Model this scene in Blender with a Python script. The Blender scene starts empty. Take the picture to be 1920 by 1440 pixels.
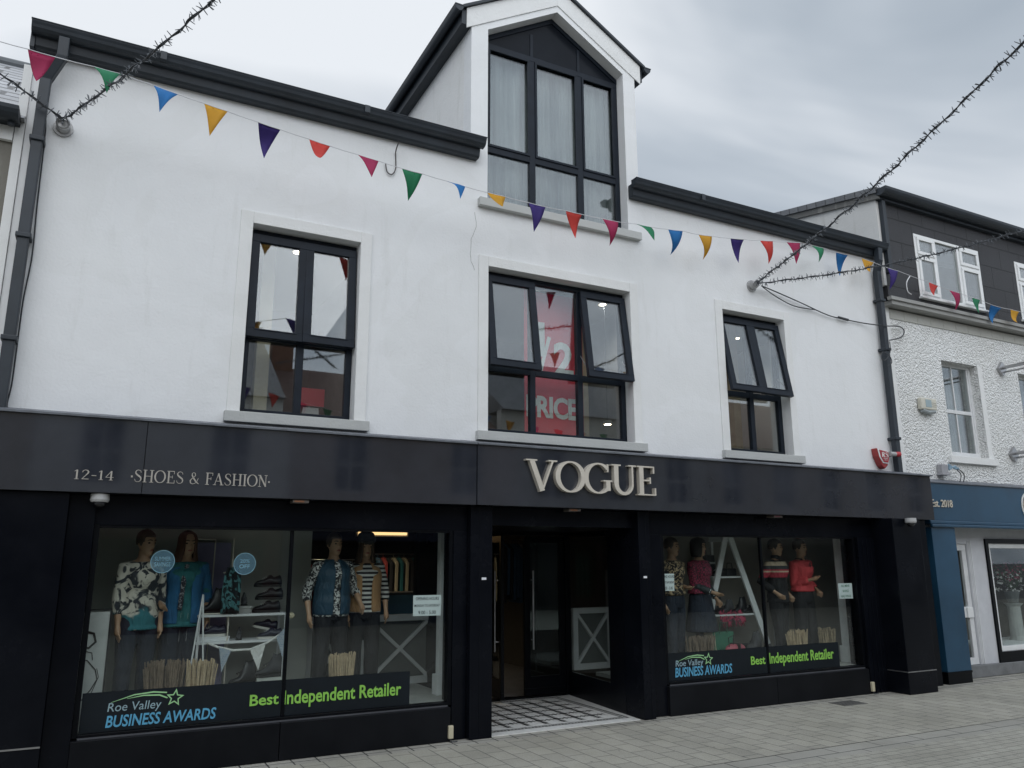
import bpy, math, random
from mathutils import Vector, Matrix
R = math.radians
SC = bpy.context.scene
COL = SC.collection

# ---------------------------------------------------------------- camera
YAW, PITCH, ROLL, FPX = R(27.464), R(12.617), R(-0.155), 1486.8
CAM = Vector((0.0, -8.0, 1.72))
FWD = Vector((math.sin(YAW)*math.cos(PITCH), math.cos(YAW)*math.cos(PITCH), math.sin(PITCH)))
_r0 = Vector((math.cos(YAW), -math.sin(YAW), 0)); _u0 = _r0.cross(FWD)
RGT = _r0*math.cos(ROLL) + _u0*math.sin(ROLL)
UPV = -_r0*math.sin(ROLL) + _u0*math.cos(ROLL)
cd = bpy.data.cameras.new("camera"); cam = bpy.data.objects.new("camera", cd); COL.objects.link(cam)
cd.sensor_width = 36; cd.sensor_fit = 'HORIZONTAL'; cd.lens = FPX/1920*36
cd.clip_start = 0.05; cd.clip_end = 2000
cam.matrix_world = Matrix(((RGT.x, UPV.x, -FWD.x, CAM.x), (RGT.y, UPV.y, -FWD.y, CAM.y), (RGT.z, UPV.z, -FWD.z, CAM.z), (0, 0, 0, 1)))
SC.camera = cam

def at(px, py, Y=0.0):
    """point of the plane y=Y that stands at photo position (px,py): used only to survey real positions"""
    d = FWD + RGT*((px-960)/FPX) + UPV*((720-py)/FPX)
    return CAM + d*((Y-CAM.y)/d.y)
def ray(px, py):
    return (FWD + RGT*((px-960)/FPX) + UPV*((720-py)/FPX)).normalized()

# ---------------------------------------------------------------- world: overcast sky
SUN_EL, SUN_AZ = R(38), R(205)        # azimuth clockwise from +y; the light comes from behind-left of the viewer
w = bpy.data.worlds.new("World"); SC.world = w; w.use_nodes = True
nt = w.node_tree; nt.nodes.clear(); N = nt.nodes.new; L = nt.links.new
out = N('ShaderNodeOutputWorld')
sky = N('ShaderNodeTexSky'); sky.sky_type = 'NISHITA'; sky.sun_disc = False
sky.sun_elevation = SUN_EL; sky.sun_rotation = SUN_AZ
bg1 = N('ShaderNodeBackground'); bg1.inputs[1].default_value = 0.06; L(sky.outputs[0], bg1.inputs[0])
tc = N('ShaderNodeTexCoord'); sep = N('ShaderNodeSeparateXYZ'); L(tc.outputs['Generated'], sep.inputs[0])
def M(op, a, b=None, clamp=False):
    n = N('ShaderNodeMath'); n.operation = op; n.use_clamp = clamp
    for i, v in enumerate((a, b)):
        if v is None: continue
        if isinstance(v, (int, float)): n.inputs[i].default_value = v
        else: L(v, n.inputs[i])
    return n.outputs[0]
zz = M('ADD', M('MAXIMUM', sep.outputs[2], 0.0), 0.32)
cx = M('DIVIDE', sep.outputs[0], zz); cy = M('DIVIDE', sep.outputs[1], zz)
cmb = N('ShaderNodeCombineXYZ'); L(cx, cmb.inputs[0]); L(cy, cmb.inputs[1]); cmb.inputs[2].default_value = 0.4
mp = N('ShaderNodeMapping'); L(cmb.outputs[0], mp.inputs[0]); mp.inputs['Rotation'].default_value = (0, 0, R(-25)); mp.inputs['Scale'].default_value = (0.92, 1.28, 1)
mp.inputs['Location'].default_value = (0.35, 0.1, 0)
nz = N('ShaderNodeTexNoise'); L(mp.outputs[0], nz.inputs['Vector']); nz.inputs['Scale'].default_value = 1.05; nz.inputs['Detail'].default_value = 4.5; nz.inputs['Roughness'].default_value = 0.53; nz.inputs['Distortion'].default_value = 0.7
# brighter cloud towards the hidden sun patch at upper left, darker bank to the right
dt = N('ShaderNodeVectorMath'); dt.operation = 'DOT_PRODUCT'; L(tc.outputs['Generated'], dt.inputs[0]); g = ray(150, -150); dt.inputs[1].default_value = g
glow = M('POWER', M('MAXIMUM', dt.outputs['Value'], 0.0), 3.0)
back = M('MULTIPLY', M('MAXIMUM', M('MULTIPLY', sep.outputs[1], -1.0), 0.0), 0.4)
val = M('ADD', M('ADD', M('MULTIPLY', M('SUBTRACT', nz.outputs[0], 0.5), 3.0), M('MULTIPLY', glow, 1.15)), M('ADD', back, 0.06))
rmp = N('ShaderNodeValToRGB'); L(val, rmp.inputs[0])
e = rmp.color_ramp.elements
e[0].position = 0.0; e[0].color = (0.335, 0.40, 0.475, 1)
e[1].position = 1.0; e[1].color = (0.88, 0.92, 0.97, 1)
e2 = e.new(0.45); e2.color = (0.54, 0.60, 0.67, 1)
bg2 = N('ShaderNodeBackground'); L(rmp.outputs[0], bg2.inputs[0]); 
zen = N('ShaderNodeMapRange'); zen.interpolation_type = 'SMOOTHSTEP'; L(sep.outputs[2], zen.inputs[0]); zen.inputs[1].default_value = 0.62; zen.inputs[2].default_value = 0.95; zen.inputs[3].default_value = 1.0; zen.inputs[4].default_value = 1.7
bk = M('MULTIPLY_ADD', M('MAXIMUM', M('MULTIPLY', sep.outputs[1], -1.0), 0.0), 0.9)
bk.node.inputs[2].default_value = 1.0
L(M('MULTIPLY', zen.outputs[0], bk), bg2.inputs[1])      # overcast: brightest overhead and behind the viewer
mx = N('ShaderNodeMixShader'); mx.inputs[0].default_value = 0.93; L(bg1.outputs[0], mx.inputs[1]); L(bg2.outputs[0], mx.inputs[2]); L(mx.outputs[0], out.inputs[0])

sd = bpy.data.lights.new("sun", 'SUN'); sd.energy = 1.5; sd.angle = R(75); sd.color = (1.0, 0.985, 0.965)
sun = bpy.data.objects.new("sun", sd); COL.objects.link(sun)
sdir = Vector((math.sin(SUN_AZ)*math.cos(SUN_EL), math.cos(SUN_AZ)*math.cos(SUN_EL), math.sin(SUN_EL)))
sun.rotation_euler = sdir.to_track_quat('Z', 'Y').to_euler(); sun.location = (-4, -10, 20)

SC.view_settings.view_transform = 'Standard'; SC.view_settings.look = 'None'
SC.view_settings.exposure = 0.0; SC.view_settings.gamma = 1.0
try: SC.view_settings.use_curve_mapping = False
except Exception: pass
SC.render.engine = 'CYCLES'
cy_ = SC.cycles
cy_.max_bounces = 8; cy_.diffuse_bounces = 4; cy_.glossy_bounces = 4; cy_.transmission_bounces = 4; cy_.transparent_max_bounces = 16
cy_.caustics_reflective = False; cy_.caustics_refractive = False; cy_.sample_clamp_indirect = 4.0

random.seed(7)
rnd = random.Random(11)

# ---------------------------------------------------------------- materials
def newmat(name):
    m = bpy.data.materials.new(name); m.use_nodes = True
    return m, m.node_tree, m.node_tree.nodes['Principled BSDF']
def node(nt, t, **kw):
    n = nt.nodes.new(t)
    for k, v in kw.items():
        if k in n.inputs: n.inputs[k].default_value = v
        else: setattr(n, k, v)
    return n
def coords(nt, scale=(1, 1, 1), rot=(0, 0, 0)):
    t = nt.nodes.new('ShaderNodeTexCoord'); m = nt.nodes.new('ShaderNodeMapping')
    nt.links.new(t.outputs['Object'], m.inputs[0]); m.inputs['Scale'].default_value = scale; m.inputs['Rotation'].default_value = rot
    return m.outputs[0]
def ramp(nt, src, stops, interp='LINEAR'):
    r = nt.nodes.new('ShaderNodeValToRGB'); nt.links.new(src, r.inputs[0]); r.color_ramp.interpolation = interp
    el = r.color_ramp.elements
    while len(el) < len(stops): el.new(0.5)
    for i, (p, c) in enumerate(stops):
        el[i].position = p; el[i].color = (*c, 1) if len(c) == 3 else c
    return r.outputs[0]
def mixc(nt, fac, a, b, mode='MIX'):
    n = nt.nodes.new('ShaderNodeMix'); n.data_type = 'RGBA'; n.blend_type = mode
    for i, v in ((0, fac), (6, a), (7, b)):
        if isinstance(v, (int, float)): n.inputs[i].default_value = v
        elif isinstance(v, tuple): n.inputs[i].default_value = (*v, 1) if len(v) == 3 else v
        else: nt.links.new(v, n.inputs[i])
    return n.outputs[2]
def mat(name, col, rough=0.6, metal=0.0, var=0.12, scale=6.0, bump=0.0, bscale=60.0, spec=0.5, stretch=(1, 1, 1), emit=None):
    """painted / plain surface with a little procedural colour variation and grain"""
    m, nt, b = newmat(name)
    v = coords(nt, stretch)
    n = node(nt, 'ShaderNodeTexNoise', Scale=scale, Detail=5.0, Roughness=0.6); nt.links.new(v, n.inputs['Vector'])
    lo = tuple(c*(1-var) for c in col); hi = tuple(min(1, c*(1+var)) for c in col)
    nt.links.new(ramp(nt, n.outputs[0], [(0.3, lo), (0.7, hi)]), b.inputs['Base Color'])
    b.inputs['Roughness'].default_value = rough; b.inputs['Metallic'].default_value = metal; b.inputs['Specular IOR Level'].default_value = spec
    if bump:
        n2 = node(nt, 'ShaderNodeTexNoise', Scale=bscale, Detail=3.0); nt.links.new(v, n2.inputs['Vector'])
        bp = node(nt, 'ShaderNodeBump', Strength=bump, Distance=0.01); nt.links.new(n2.outputs[0], bp.inputs['Height']); nt.links.new(bp.outputs[0], b.inputs['Normal'])
    if emit:
        b.inputs['Emission Color'].default_value = (*emit[0], 1); b.inputs['Emission Strength'].default_value = emit[1]
    return m
def glass(name, f0, tint=(0.93, 0.96, 0.95), wav=0.0):
    m, nt, b = newmat(name); nt.nodes.remove(b)
    o = nt.nodes['Material Output']
    tr = node(nt, 'ShaderNodeBsdfTransparent'); tr.inputs[0].default_value = (*tint, 1)
    gl = node(nt, 'ShaderNodeBsdfGlossy'); gl.inputs['Roughness'].default_value = 0.012; gl.inputs[0].default_value = (0.95, 0.97, 1, 1)
    lw = node(nt, 'ShaderNodeLayerWeight', Blend=0.5)
    p = node(nt, 'ShaderNodeMath', operation='POWER'); nt.links.new(lw.outputs['Facing'], p.inputs[0]); p.inputs[1].default_value = 4.0
    q = node(nt, 'ShaderNodeMath', operation='MULTIPLY_ADD', use_clamp=True); nt.links.new(p.outputs[0], q.inputs[0]); q.inputs[1].default_value = 0.85; q.inputs[2].default_value = f0
    mx = node(nt, 'ShaderNodeMixShader'); nt.links.new(q.outputs[0], mx.inputs[0]); nt.links.new(tr.outputs[0], mx.inputs[1]); nt.links.new(gl.outputs[0], mx.inputs[2])
    nt.links.new(mx.outputs[0], o.inputs[0])
    if wav:
        v = coords(nt); n = node(nt, 'ShaderNodeTexNoise', Scale=1.6, Detail=1.0); nt.links.new(v, n.inputs['Vector'])
        bp = node(nt, 'ShaderNodeBump', Strength=wav, Distance=0.01); nt.links.new(n.outputs[0], bp.inputs['Height']); nt.links.new(bp.outputs[0], gl.inputs['Normal'])
    return m

def render_wall(name, col, dirt=0.5):
    """smooth painted render: large soft patches, faint trowel relief, algae and rain streaks with shapes of their own"""
    m, nt, b = newmat(name)
    v = coords(nt)
    n1 = node(nt, 'ShaderNodeTexNoise', Scale=0.7, Detail=6.0, Roughness=0.6); nt.links.new(v, n1.inputs['Vector'])
    base = ramp(nt, n1.outputs[0], [(0.3, tuple(c*0.94 for c in col)), (0.7, col)])
    vs = coords(nt, (3.2, 3.2, 0.45)); n2 = node(nt, 'ShaderNodeTexNoise', Scale=1.6, Detail=8.0, Roughness=0.7); nt.links.new(vs, n2.inputs['Vector'])
    st = ramp(nt, n2.outputs[0], [(0.56, (0, 0, 0)), (0.82, (1, 1, 1))])
    n3 = node(nt, 'ShaderNodeTexNoise', Scale=26.0, Detail=6.0, Roughness=0.75); nt.links.new(v, n3.inputs['Vector'])
    sp = ramp(nt, n3.outputs[0], [(0.60, (0, 0, 0)), (0.76, (1, 1, 1))])
    k = node(nt, 'ShaderNodeMath', operation='MULTIPLY'); nt.links.new(st, k.inputs[0]); k.inputs[1].default_value = 0.32*dirt
    k2 = node(nt, 'ShaderNodeMath', operation='MULTIPLY'); nt.links.new(sp, k2.inputs[0]); nt.links.new(st, k2.inputs[1])
    n6 = node(nt, 'ShaderNodeTexNoise', Scale=0.55, Detail=2.0, Roughness=0.4, Distortion=1.5); nt.links.new(v, n6.inputs['Vector'])
    base = mixc(nt, 1.0, base, ramp(nt, n6.outputs[0], [(0.47, (1, 1, 1)), (0.485, (0.977, 0.977, 0.972)), (0.60, (0.985, 0.985, 0.982)), (0.61, (1, 1, 1))]), 'MULTIPLY')
    c = mixc(nt, k.outputs[0], base, (0.50, 0.50, 0.46))
    c = mixc(nt, k2.outputs[0], c, (0.33, 0.33, 0.29))
    nt.links.new(c, b.inputs['Base Color'])
    b.inputs['Roughness'].default_value = 0.75; b.inputs['Specular IOR Level'].default_value = 0.3
    n4 = node(nt, 'ShaderNodeTexNoise', Scale=38.0, Detail=5.0); nt.links.new(v, n4.inputs['Vector'])
    n5 = node(nt, 'ShaderNodeTexNoise', Scale=3.5, Detail=2.0); nt.links.new(v, n5.inputs['Vector'])
    ad = node(nt, 'ShaderNodeMath', operation='MULTIPLY_ADD'); nt.links.new(n5.outputs[0], ad.inputs[0]); ad.inputs[1].default_value = 3.0; nt.links.new(n4.outputs[0], ad.inputs[2])
    bp = node(nt, 'ShaderNodeBump', Strength=0.32, Distance=0.010); nt.links.new(ad.outputs[0], bp.inputs['Height']); nt.links.new(bp.outputs[0], b.inputs['Normal'])
    return m

def pebbledash(name):
    m, nt, b = newmat(name); v = coords(nt)
    n1 = node(nt, 'ShaderNodeTexVoronoi', Scale=34.0); nt.links.new(v, n1.inputs['Vector'])
    n2 = node(nt, 'ShaderNodeTexNoise', Scale=24.0, Detail=8.0, Roughness=0.72); nt.links.new(v, n2.inputs['Vector'])
    n3 = node(nt, 'ShaderNodeTexNoise', Scale=0.8, Detail=6.0, Roughness=0.65); nt.links.new(v, n3.inputs['Vector'])
    base = ramp(nt, n3.outputs[0], [(0.3, (0.86, 0.86, 0.84)), (0.65, (0.96, 0.97, 0.97))])
    pit = ramp(nt, n2.outputs[0], [(0.36, (0.68, 0.68, 0.67)), (0.52, (1, 1, 1))])
    nt.links.new(mixc(nt, 1.0, base, pit, 'MULTIPLY'), b.inputs['Base Color']); b.inputs['Roughness'].default_value = 0.9
    s = node(nt, 'ShaderNodeMath', operation='SUBTRACT'); nt.links.new(n2.outputs[0], s.inputs[0]); nt.links.new(n1.outputs['Distance'], s.inputs[1])
    bp = node(nt, 'ShaderNodeBump', Strength=1.0, Distance=0.03); nt.links.new(s.outputs[0], bp.inputs['Height']); nt.links.new(bp.outputs[0], b.inputs['Normal'])
    return m

def bricklike(name, c1, c2, mortar, bw, bh, gap, rough=0.8, rot=(0, 0, 0), bump=0.5, offset=0.5, noise=0.25, nscale=120.0, spots=False):
    m, nt, b = newmat(name); v = coords(nt, (1, 1, 1), rot)
    br = node(nt, 'ShaderNodeTexBrick', Scale=1.0); nt.links.new(v, br.inputs['Vector'])
    br.offset = offset; br.inputs['Color1'].default_value = (*c1, 1); br.inputs['Color2'].default_value = (*c2, 1); br.inputs['Mortar'].default_value = (*mortar, 1)
    br.inputs['Brick Width'].default_value = bw; br.inputs['Row Height'].default_value = bh; br.inputs['Mortar Size'].default_value = gap; br.inputs['Mortar Smooth'].default_value = 0.35; br.inputs['Bias'].default_value = 0.0
    n1 = node(nt, 'ShaderNodeTexNoise', Scale=nscale, Detail=4.0, Roughness=0.7); nt.links.new(v, n1.inputs['Vector'])
    n2 = node(nt, 'ShaderNodeTexNoise', Scale=0.9, Detail=7.0, Roughness=0.65); nt.links.new(v, n2.inputs['Vector'])
    g1 = ramp(nt, n1.outputs[0], [(0.3, (1-noise,)*3), (0.7, (1.0,)*3)])
    g2 = ramp(nt, n2.outputs[0], [(0.32, (0.74, 0.74, 0.72)), (0.68, (1.0, 1.0, 1.0))])
    c = mixc(nt, 1.0, br.outputs['Color'], g1, 'MULTIPLY'); c = mixc(nt, 1.0, c, g2, 'MULTIPLY')
    if spots:
        vo = node(nt, 'ShaderNodeTexVoronoi', Scale=3.1); nt.links.new(v, vo.inputs['Vector']); c = mixc(nt, ramp(nt, vo.outputs['Distance'], [(0.035, (0.75,)*3), (0.055, (0, 0, 0))]), c, (0.10, 0.10, 0.098))
        st = node(nt, 'ShaderNodeTexNoise', Scale=0.55, Detail=8.0, Roughness=0.7, Distortion=0.6); nt.links.new(v, st.inputs['Vector']); c = mixc(nt, ramp(nt, st.outputs[0], [(0.54, (0, 0, 0)), (0.70, (0.35,)*3)]), c, (0.15, 0.145, 0.13))
    nt.links.new(c, b.inputs['Base Color']); b.inputs['Roughness'].default_value = rough
    iv = node(nt, 'ShaderNodeMath', operation='MULTIPLY_ADD'); nt.links.new(br.outputs['Fac'], iv.inputs[0]); iv.inputs[1].default_value = -1.0; nt.links.new(n1.outputs[0], iv.inputs[2])
    bp = node(nt, 'ShaderNodeBump', Strength=bump, Distance=0.006); nt.links.new(iv.outputs[0], bp.inputs['Height']); nt.links.new(bp.outputs[0], b.inputs['Normal'])
    return m

def gloss_panel(name, col, rough, grime=0.5, spec=0.5):
    """glossy dark shopfront cladding: slight waviness, dust smears in the gloss"""
    m, nt, b = newmat(name); v = coords(nt)
    n1 = node(nt, 'ShaderNodeTexNoise', Scale=1.3, Detail=6.0, Roughness=0.65); nt.links.new(v, n1.inputs['Vector'])
    nt.links.new(ramp(nt, n1.outputs[0], [(0.35, col), (0.75, tuple(c*1.5+0.004 for c in col))]), b.inputs['Base Color'])
    r = node(nt, 'ShaderNodeMapRange'); nt.links.new(n1.outputs[0], r.inputs[0]); r.inputs[1].default_value = 0.3; r.inputs[2].default_value = 0.75; r.inputs[3].default_value = rough; r.inputs[4].default_value = rough+0.16*grime
    nt.links.new(r.outputs[0], b.inputs['Roughness']); b.inputs['Specular IOR Level'].default_value = spec
    n2 = node(nt, 'ShaderNodeTexNoise', Scale=1.1, Detail=1.0); nt.links.new(v, n2.inputs['Vector'])
    bp = node(nt, 'ShaderNodeBump', Strength=0.06, Distance=0.02); nt.links.new(n2.outputs[0], bp.inputs['Height']); nt.links.new(bp.outputs[0], b.inputs['Normal'])
    return m

WHITE = render_wall('white_render', (0.815, 0.825, 0.835), 1.0)
WTRIM = render_wall('white_trim', (0.80, 0.805, 0.80), 0.35)
SILL = render_wall('grey_sill', (0.50, 0.51, 0.50), 1.3)
PEB = pebbledash('pebbledash')
ANTH = mat('anthracite_frame', (0.010, 0.015, 0.024), 0.45, var=0.2, spec=0.22)
GUTM = mat('dark_gutter', (0.020, 0.027, 0.036), 0.5, var=0.25, scale=3)
FASC = gloss_panel('fascia_panel', (0.019, 0.0215, 0.029), 0.04, 0.25, 0.75)
PILM = gloss_panel('pilaster_black', (0.0022, 0.003, 0.0055), 0.22, spec=0.13)
BLACKP = mat('black_panel', (0.0025, 0.0032, 0.005), 0.35, var=0.3, spec=0.14)
LIPM = mat('lead_flashing', (0.12, 0.13, 0.15), 0.5, var=0.3, scale=9)
BRASS = mat('champagne_metal', (0.66, 0.61, 0.53), 0.42, 0.25, var=0.06)
BRASSD = mat('letter_side', (0.16, 0.14, 0.12), 0.5, 0.5)
STEEL = mat('steel', (0.42, 0.42, 0.43), 0.35, 0.9)
SLATE = bricklike('roof_slate', (0.16, 0.17, 0.19), (0.22, 0.23, 0.25), (0.035, 0.035, 0.04), 0.32, 0.2, 0.009, 0.45, bump=0.9)
WUPVC = mat('white_upvc', (0.78, 0.79, 0.79), 0.35, var=0.05)
WPAINT = mat('white_paint', (0.70, 0.71, 0.72), 0.55, var=0.08, bump=0.08)
GLU = glass('upper_glass', 0.12, wav=0.015)
GLS = glass('shop_glass', 0.036, (0.93, 0.96, 0.95), 0.02)
GLT = glass('tinted_glass', 0.10, (0.35, 0.42, 0.42))
ROOMW = mat('room_wall', (0.22, 0.225, 0.23), 0.85, var=0.06)
ROOMD = mat('room_wall_dark', (0.28, 0.28, 0.275), 0.85, var=0.1)
DISPW = mat('display_wall', (0.55, 0.56, 0.52), 0.85, var=0.06, scale=2)
DISPF = mat('display_floor', (0.36, 0.36, 0.34), 0.6, var=0.1)
CARPET = mat('carpet', (0.06, 0.06, 0.065), 0.95, var=0.2, bump=0.3)
WOODS = mat('pale_sticks', (0.52, 0.40, 0.26), 0.8, var=0.25, scale=20)
WOODD = mat('brown_sticks', (0.21, 0.155, 0.11), 0.8, var=0.3, scale=20)
BLACK = mat('matt_black', (0.012, 0.012, 0.013), 0.6)
WHITEP = mat('paper', (0.72, 0.77, 0.78), 0.7, var=0.03)
INK = mat('ink', (0.05, 0.06, 0.07), 0.7)
INKG = mat('green_ink', (0.05, 0.20, 0.11), 0.7)
REDM = mat('poster_red', (0.66, 0.035, 0.06), 0.5, var=0.06)
WINK = mat('white_print', (0.78, 0.77, 0.74), 0.6, var=0.03)
BLUEP = gloss_panel('blue_paint', (0.010, 0.046, 0.088), 0.35)
BANB = mat('banner_black', (0.008, 0.012, 0.016), 0.6, var=0.15, spec=0.2)
GRNI = mat('banner_green', (0.26, 0.56, 0.09), 0.5, var=0.05)
GRNL = mat('banner_light_green', (0.33, 0.60, 0.30), 0.5, var=0.05)
BLUI = mat('banner_blue', (0.10, 0.36, 0.56), 0.5, var=0.05)
GREYB = mat('banner_grey_blue', (0.28, 0.40, 0.45), 0.5, var=0.05)
CABLE = mat('cable', (0.035, 0.038, 0.044), 0.5)
LEDM = mat('led_tips', (0.10, 0.11, 0.125), 0.35)  # lifted to grey-blue: haze before the strings is put into the colour

# ---------------------------------------------------------------- mesh building
ORG = {}                                    # object -> world origin its mesh data is relative to
class MB:
    def __init__(s): s.v = []; s.f = []; s.mi = []; s.cur = 0
    def add(s, vs, fs):
        o = len(s.v); s.v += [Vector(p) for p in vs]
        for f in fs: s.f.append([i+o for i in f]); s.mi.append(s.cur)
        return s
    def box(s, x0, x1, y0, y1, z0, z1):
        vs = [(x, y, z) for x in (x0, x1) for y in (y0, y1) for z in (z0, z1)]
        return s.add(vs, [(0, 1, 3, 2), (4, 6, 7, 5), (0, 4, 5, 1), (2, 3, 7, 6), (0, 2, 6, 4), (1, 5, 7, 3)])
    def prism(s, pts, d):
        """pts: planar polygon in 3-D, d: extrusion vector"""
        n = len(pts); d = Vector(d); a = [Vector(p) for p in pts]
        return s.add(a+[p+d for p in a], [list(range(n))[::-1], [i+n for i in range(n)]]+[(i, (i+1) % n, (i+1) % n+n, i+n) for i in range(n)])
    def xz(s, pts, y0, y1): return s.prism([(p[0], y0, p[1]) for p in pts], (0, y1-y0, 0))
    def yz(s, pts, x0, x1): return s.prism([(x0, p[0], p[1]) for p in pts], (x1-x0, 0, 0))
    def xy(s, pts, z0, z1): return s.prism([(p[0], p[1], z0) for p in pts], (0, 0, z1-z0))
    def tube(s, path, r, n=8, cap=True):
        P = [Vector(p) for p in path]; m = len(P); rr = r if isinstance(r, (list, tuple)) else [r]*m
        prev = None; rings = []
        for i in range(m):
            t = (P[min(i+1, m-1)]-P[max(i-1, 0)]).normalized()
            if prev is None: u = t.orthogonal().normalized()
            else:
                u = prev-t*prev.dot(t); u = u.normalized() if u.length > 1e-6 else t.orthogonal().normalized()
            prev = u; wv = t.cross(u)
            rings.append([P[i]+(u*math.cos(2*math.pi*k/n)+wv*math.sin(2*math.pi*k/n))*rr[i] for k in range(n)])
        return s.rings(rings, cap)
    def rings(s, rings, cap=True, closed=True):
        n = len(rings[0]); vs = [p for r in rings for p in r]; fs = []
        for i in range(len(rings)-1):
            for k in range(n if closed else n-1):
                k2 = (k+1) % n; fs.append((i*n+k, i*n+k2, (i+1)*n+k2, (i+1)*n+k))
        if cap and closed: fs += [list(range(n))[::-1], [(len(rings)-1)*n+k for k in range(n)]]
        return s.add(vs, fs)
    def cord(s, path, r, n=6, k=5):
        P = [Vector(p) for p in path]; out = []
        for i in range(len(P)-1):
            a, b, c, d = P[max(i-1, 0)], P[i], P[i+1], P[min(i+2, len(P)-1)]
            for j in range(k):
                t = j/k; out.append(0.5*((2*b)+(c-a)*t+(2*a-5*b+4*c-d)*t*t+(3*b-a-3*c+d)*t**3))
        return s.tube(out+[P[-1]], r, n)
    def ell(s, spec, n=18, cap=True):
        """vertical loft: list of (cx,cy,z,rx,ry)"""
        return s.rings([[Vector((cx+rx*math.cos(2*math.pi*k/n), cy+ry*math.sin(2*math.pi*k/n), z)) for k in range(n)] for cx, cy, z, rx, ry in spec], cap)
    def ball(s, c, rx, ry, rz, n=14, m=9):
        c = Vector(c)
        sp = [(c.x, c.y, c.z-rz*math.cos(math.pi*i/m), max(1e-4, rx*math.sin(math.pi*i/m)), max(1e-4, ry*math.sin(math.pi*i/m))) for i in range(m+1)]
        return s.ell(sp, n)
    def arc(s, spec, a0, a1, th, n=22):
        """open vertical shell (hair, open cardigan): angles in degrees, 270 = front; thickness th"""
        rings = []
        for cx, cy, z, rx, ry in spec:
            outr = []; inn = []
            for k in range(n+1):
                a = R(a0+(a1-a0)*k/n)
                outr.append(Vector((cx+rx*math.cos(a), cy+ry*math.sin(a), z))); inn.append(Vector((cx+(rx-th)*math.cos(a), cy+(ry-th)*math.sin(a), z)))
            rings.append(outr+inn[::-1])
        return s.rings(rings)
    def xform(s, Mx, start=0):
        for i in range(start, len(s.v)): s.v[i] = Mx @ s.v[i]
        return s
    def merge(s, o, Mx=None):
        return s.add([Mx @ p if Mx else p for p in o.v], o.f)
    def build(s, name, m, parent=None, smooth=False, bevel=0.0, remesh=0.0, label=None, org=None):
        o0 = Vector((0, 0, 0)) if parent is None else ORG.get(parent.name, Vector())
        if parent is None and org is not None: o0 = Vector(org)
        me = bpy.data.meshes.new(name); me.from_pydata([p-o0 for p in s.v], [], s.f); 
        ms = m if isinstance(m, (list, tuple)) else [m]
        for q in ms: me.materials.append(q)
        if len(ms) > 1: me.polygons.foreach_set('material_index', s.mi)
        me.update()
        ob = bpy.data.objects.new(name, me); COL.objects.link(ob)
        import bmesh
        bm = bmesh.new(); bm.from_mesh(me); bmesh.ops.recalc_face_normals(bm, faces=bm.faces); bm.to_mesh(me); bm.free()
        if remesh:
            md = ob.modifiers.new('r', 'REMESH'); md.mode = 'VOXEL'; md.voxel_size = remesh; md.use_smooth_shade = True
            sm = ob.modifiers.new('s', 'SMOOTH'); sm.factor = 0.5; sm.iterations = 4 if remesh > 0.009 else 3
            dg = bpy.context.evaluated_depsgraph_get(); me2 = bpy.data.meshes.new_from_object(ob.evaluated_get(dg))
            ob.modifiers.clear(); ob.data = me2; bpy.data.meshes.remove(me); me = me2; me.name = name
            me.materials.clear(); me.materials.append(ms[0])
        if smooth or remesh: me.polygons.foreach_set('use_smooth', [True]*len(me.polygons)); me.update()
        if bevel:
            bv = ob.modifiers.new('bevel', 'BEVEL'); bv.width = bevel; bv.segments = 2; bv.limit_method = 'ANGLE'; bv.angle_limit = R(40)
        if parent is not None: ob.parent = parent
        else: ob.location = o0
        ORG[ob.name] = o0
        if label: ob['label'] = label
        return ob
def tag(o, label, cat, group=None):
    o['label'] = label; o['category'] = cat
    if group: o['group'] = group
    return o
def thing(name, label, cat, loc, group=None):
    o = bpy.data.objects.new(name, None); COL.objects.link(o); o.location = loc; o.empty_display_size = 0.2
    ORG[o.name] = Vector(loc); return tag(o, label, cat, group)
def struct(o, kind='structure'): o['kind'] = kind; return o
def copytree(o, parent=None):
    c = o.copy(); COL.objects.link(c)
    if parent is not None: c.parent = parent
    ORG[c.name] = ORG.get(o.name, Vector())
    for ch in list(o.children): copytree(ch, c)
    return c

def grid_wall(mb, x0, x1, z0, z1, holes, y0, y1):
    """wall slab with rectangular openings as one clean shell (no inner faces)"""
    xs = sorted({x0, x1, *[h[0] for h in holes], *[h[1] for h in holes]}); zs = sorted({z0, z1, *[h[2] for h in holes], *[h[3] for h in holes]})
    xs = [x for x in xs if x0 <= x <= x1]; zs = [z for z in zs if z0 <= z <= z1]
    def solid(i, j):
        if i < 0 or j < 0 or i >= len(xs)-1 or j >= len(zs)-1: return False
        a = (xs[i]+xs[i+1])/2; b = (zs[j]+zs[j+1])/2
        return not any(h[0] < a < h[1] and h[2] < b < h[3] for h in holes)
    for i in range(len(xs)-1):
        for j in range(len(zs)-1):
            if not solid(i, j): continue
            a, b, c, d = xs[i], xs[i+1], zs[j], zs[j+1]
            mb.add([(a, y0, c), (b, y0, c), (b, y0, d), (a, y0, d)], [(0, 1, 2, 3)]); mb.add([(a, y1, c), (a, y1, d), (b, y1, d), (b, y1, c)], [(0, 1, 2, 3)])
            if not solid(i-1, j): mb.add([(a, y0, c), (a, y0, d), (a, y1, d), (a, y1, c)], [(0, 1, 2, 3)])
            if not solid(i+1, j): mb.add([(b, y0, c), (b, y1, c), (b, y1, d), (b, y0, d)], [(0, 1, 2, 3)])
            if not solid(i, j-1): mb.add([(a, y0, c), (a, y1, c), (b, y1, c), (b, y0, c)], [(0, 1, 2, 3)])
            if not solid(i, j+1): mb.add([(a, y0, d), (b, y0, d), (b, y1, d), (a, y1, d)], [(0, 1, 2, 3)])
    return mb

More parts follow.
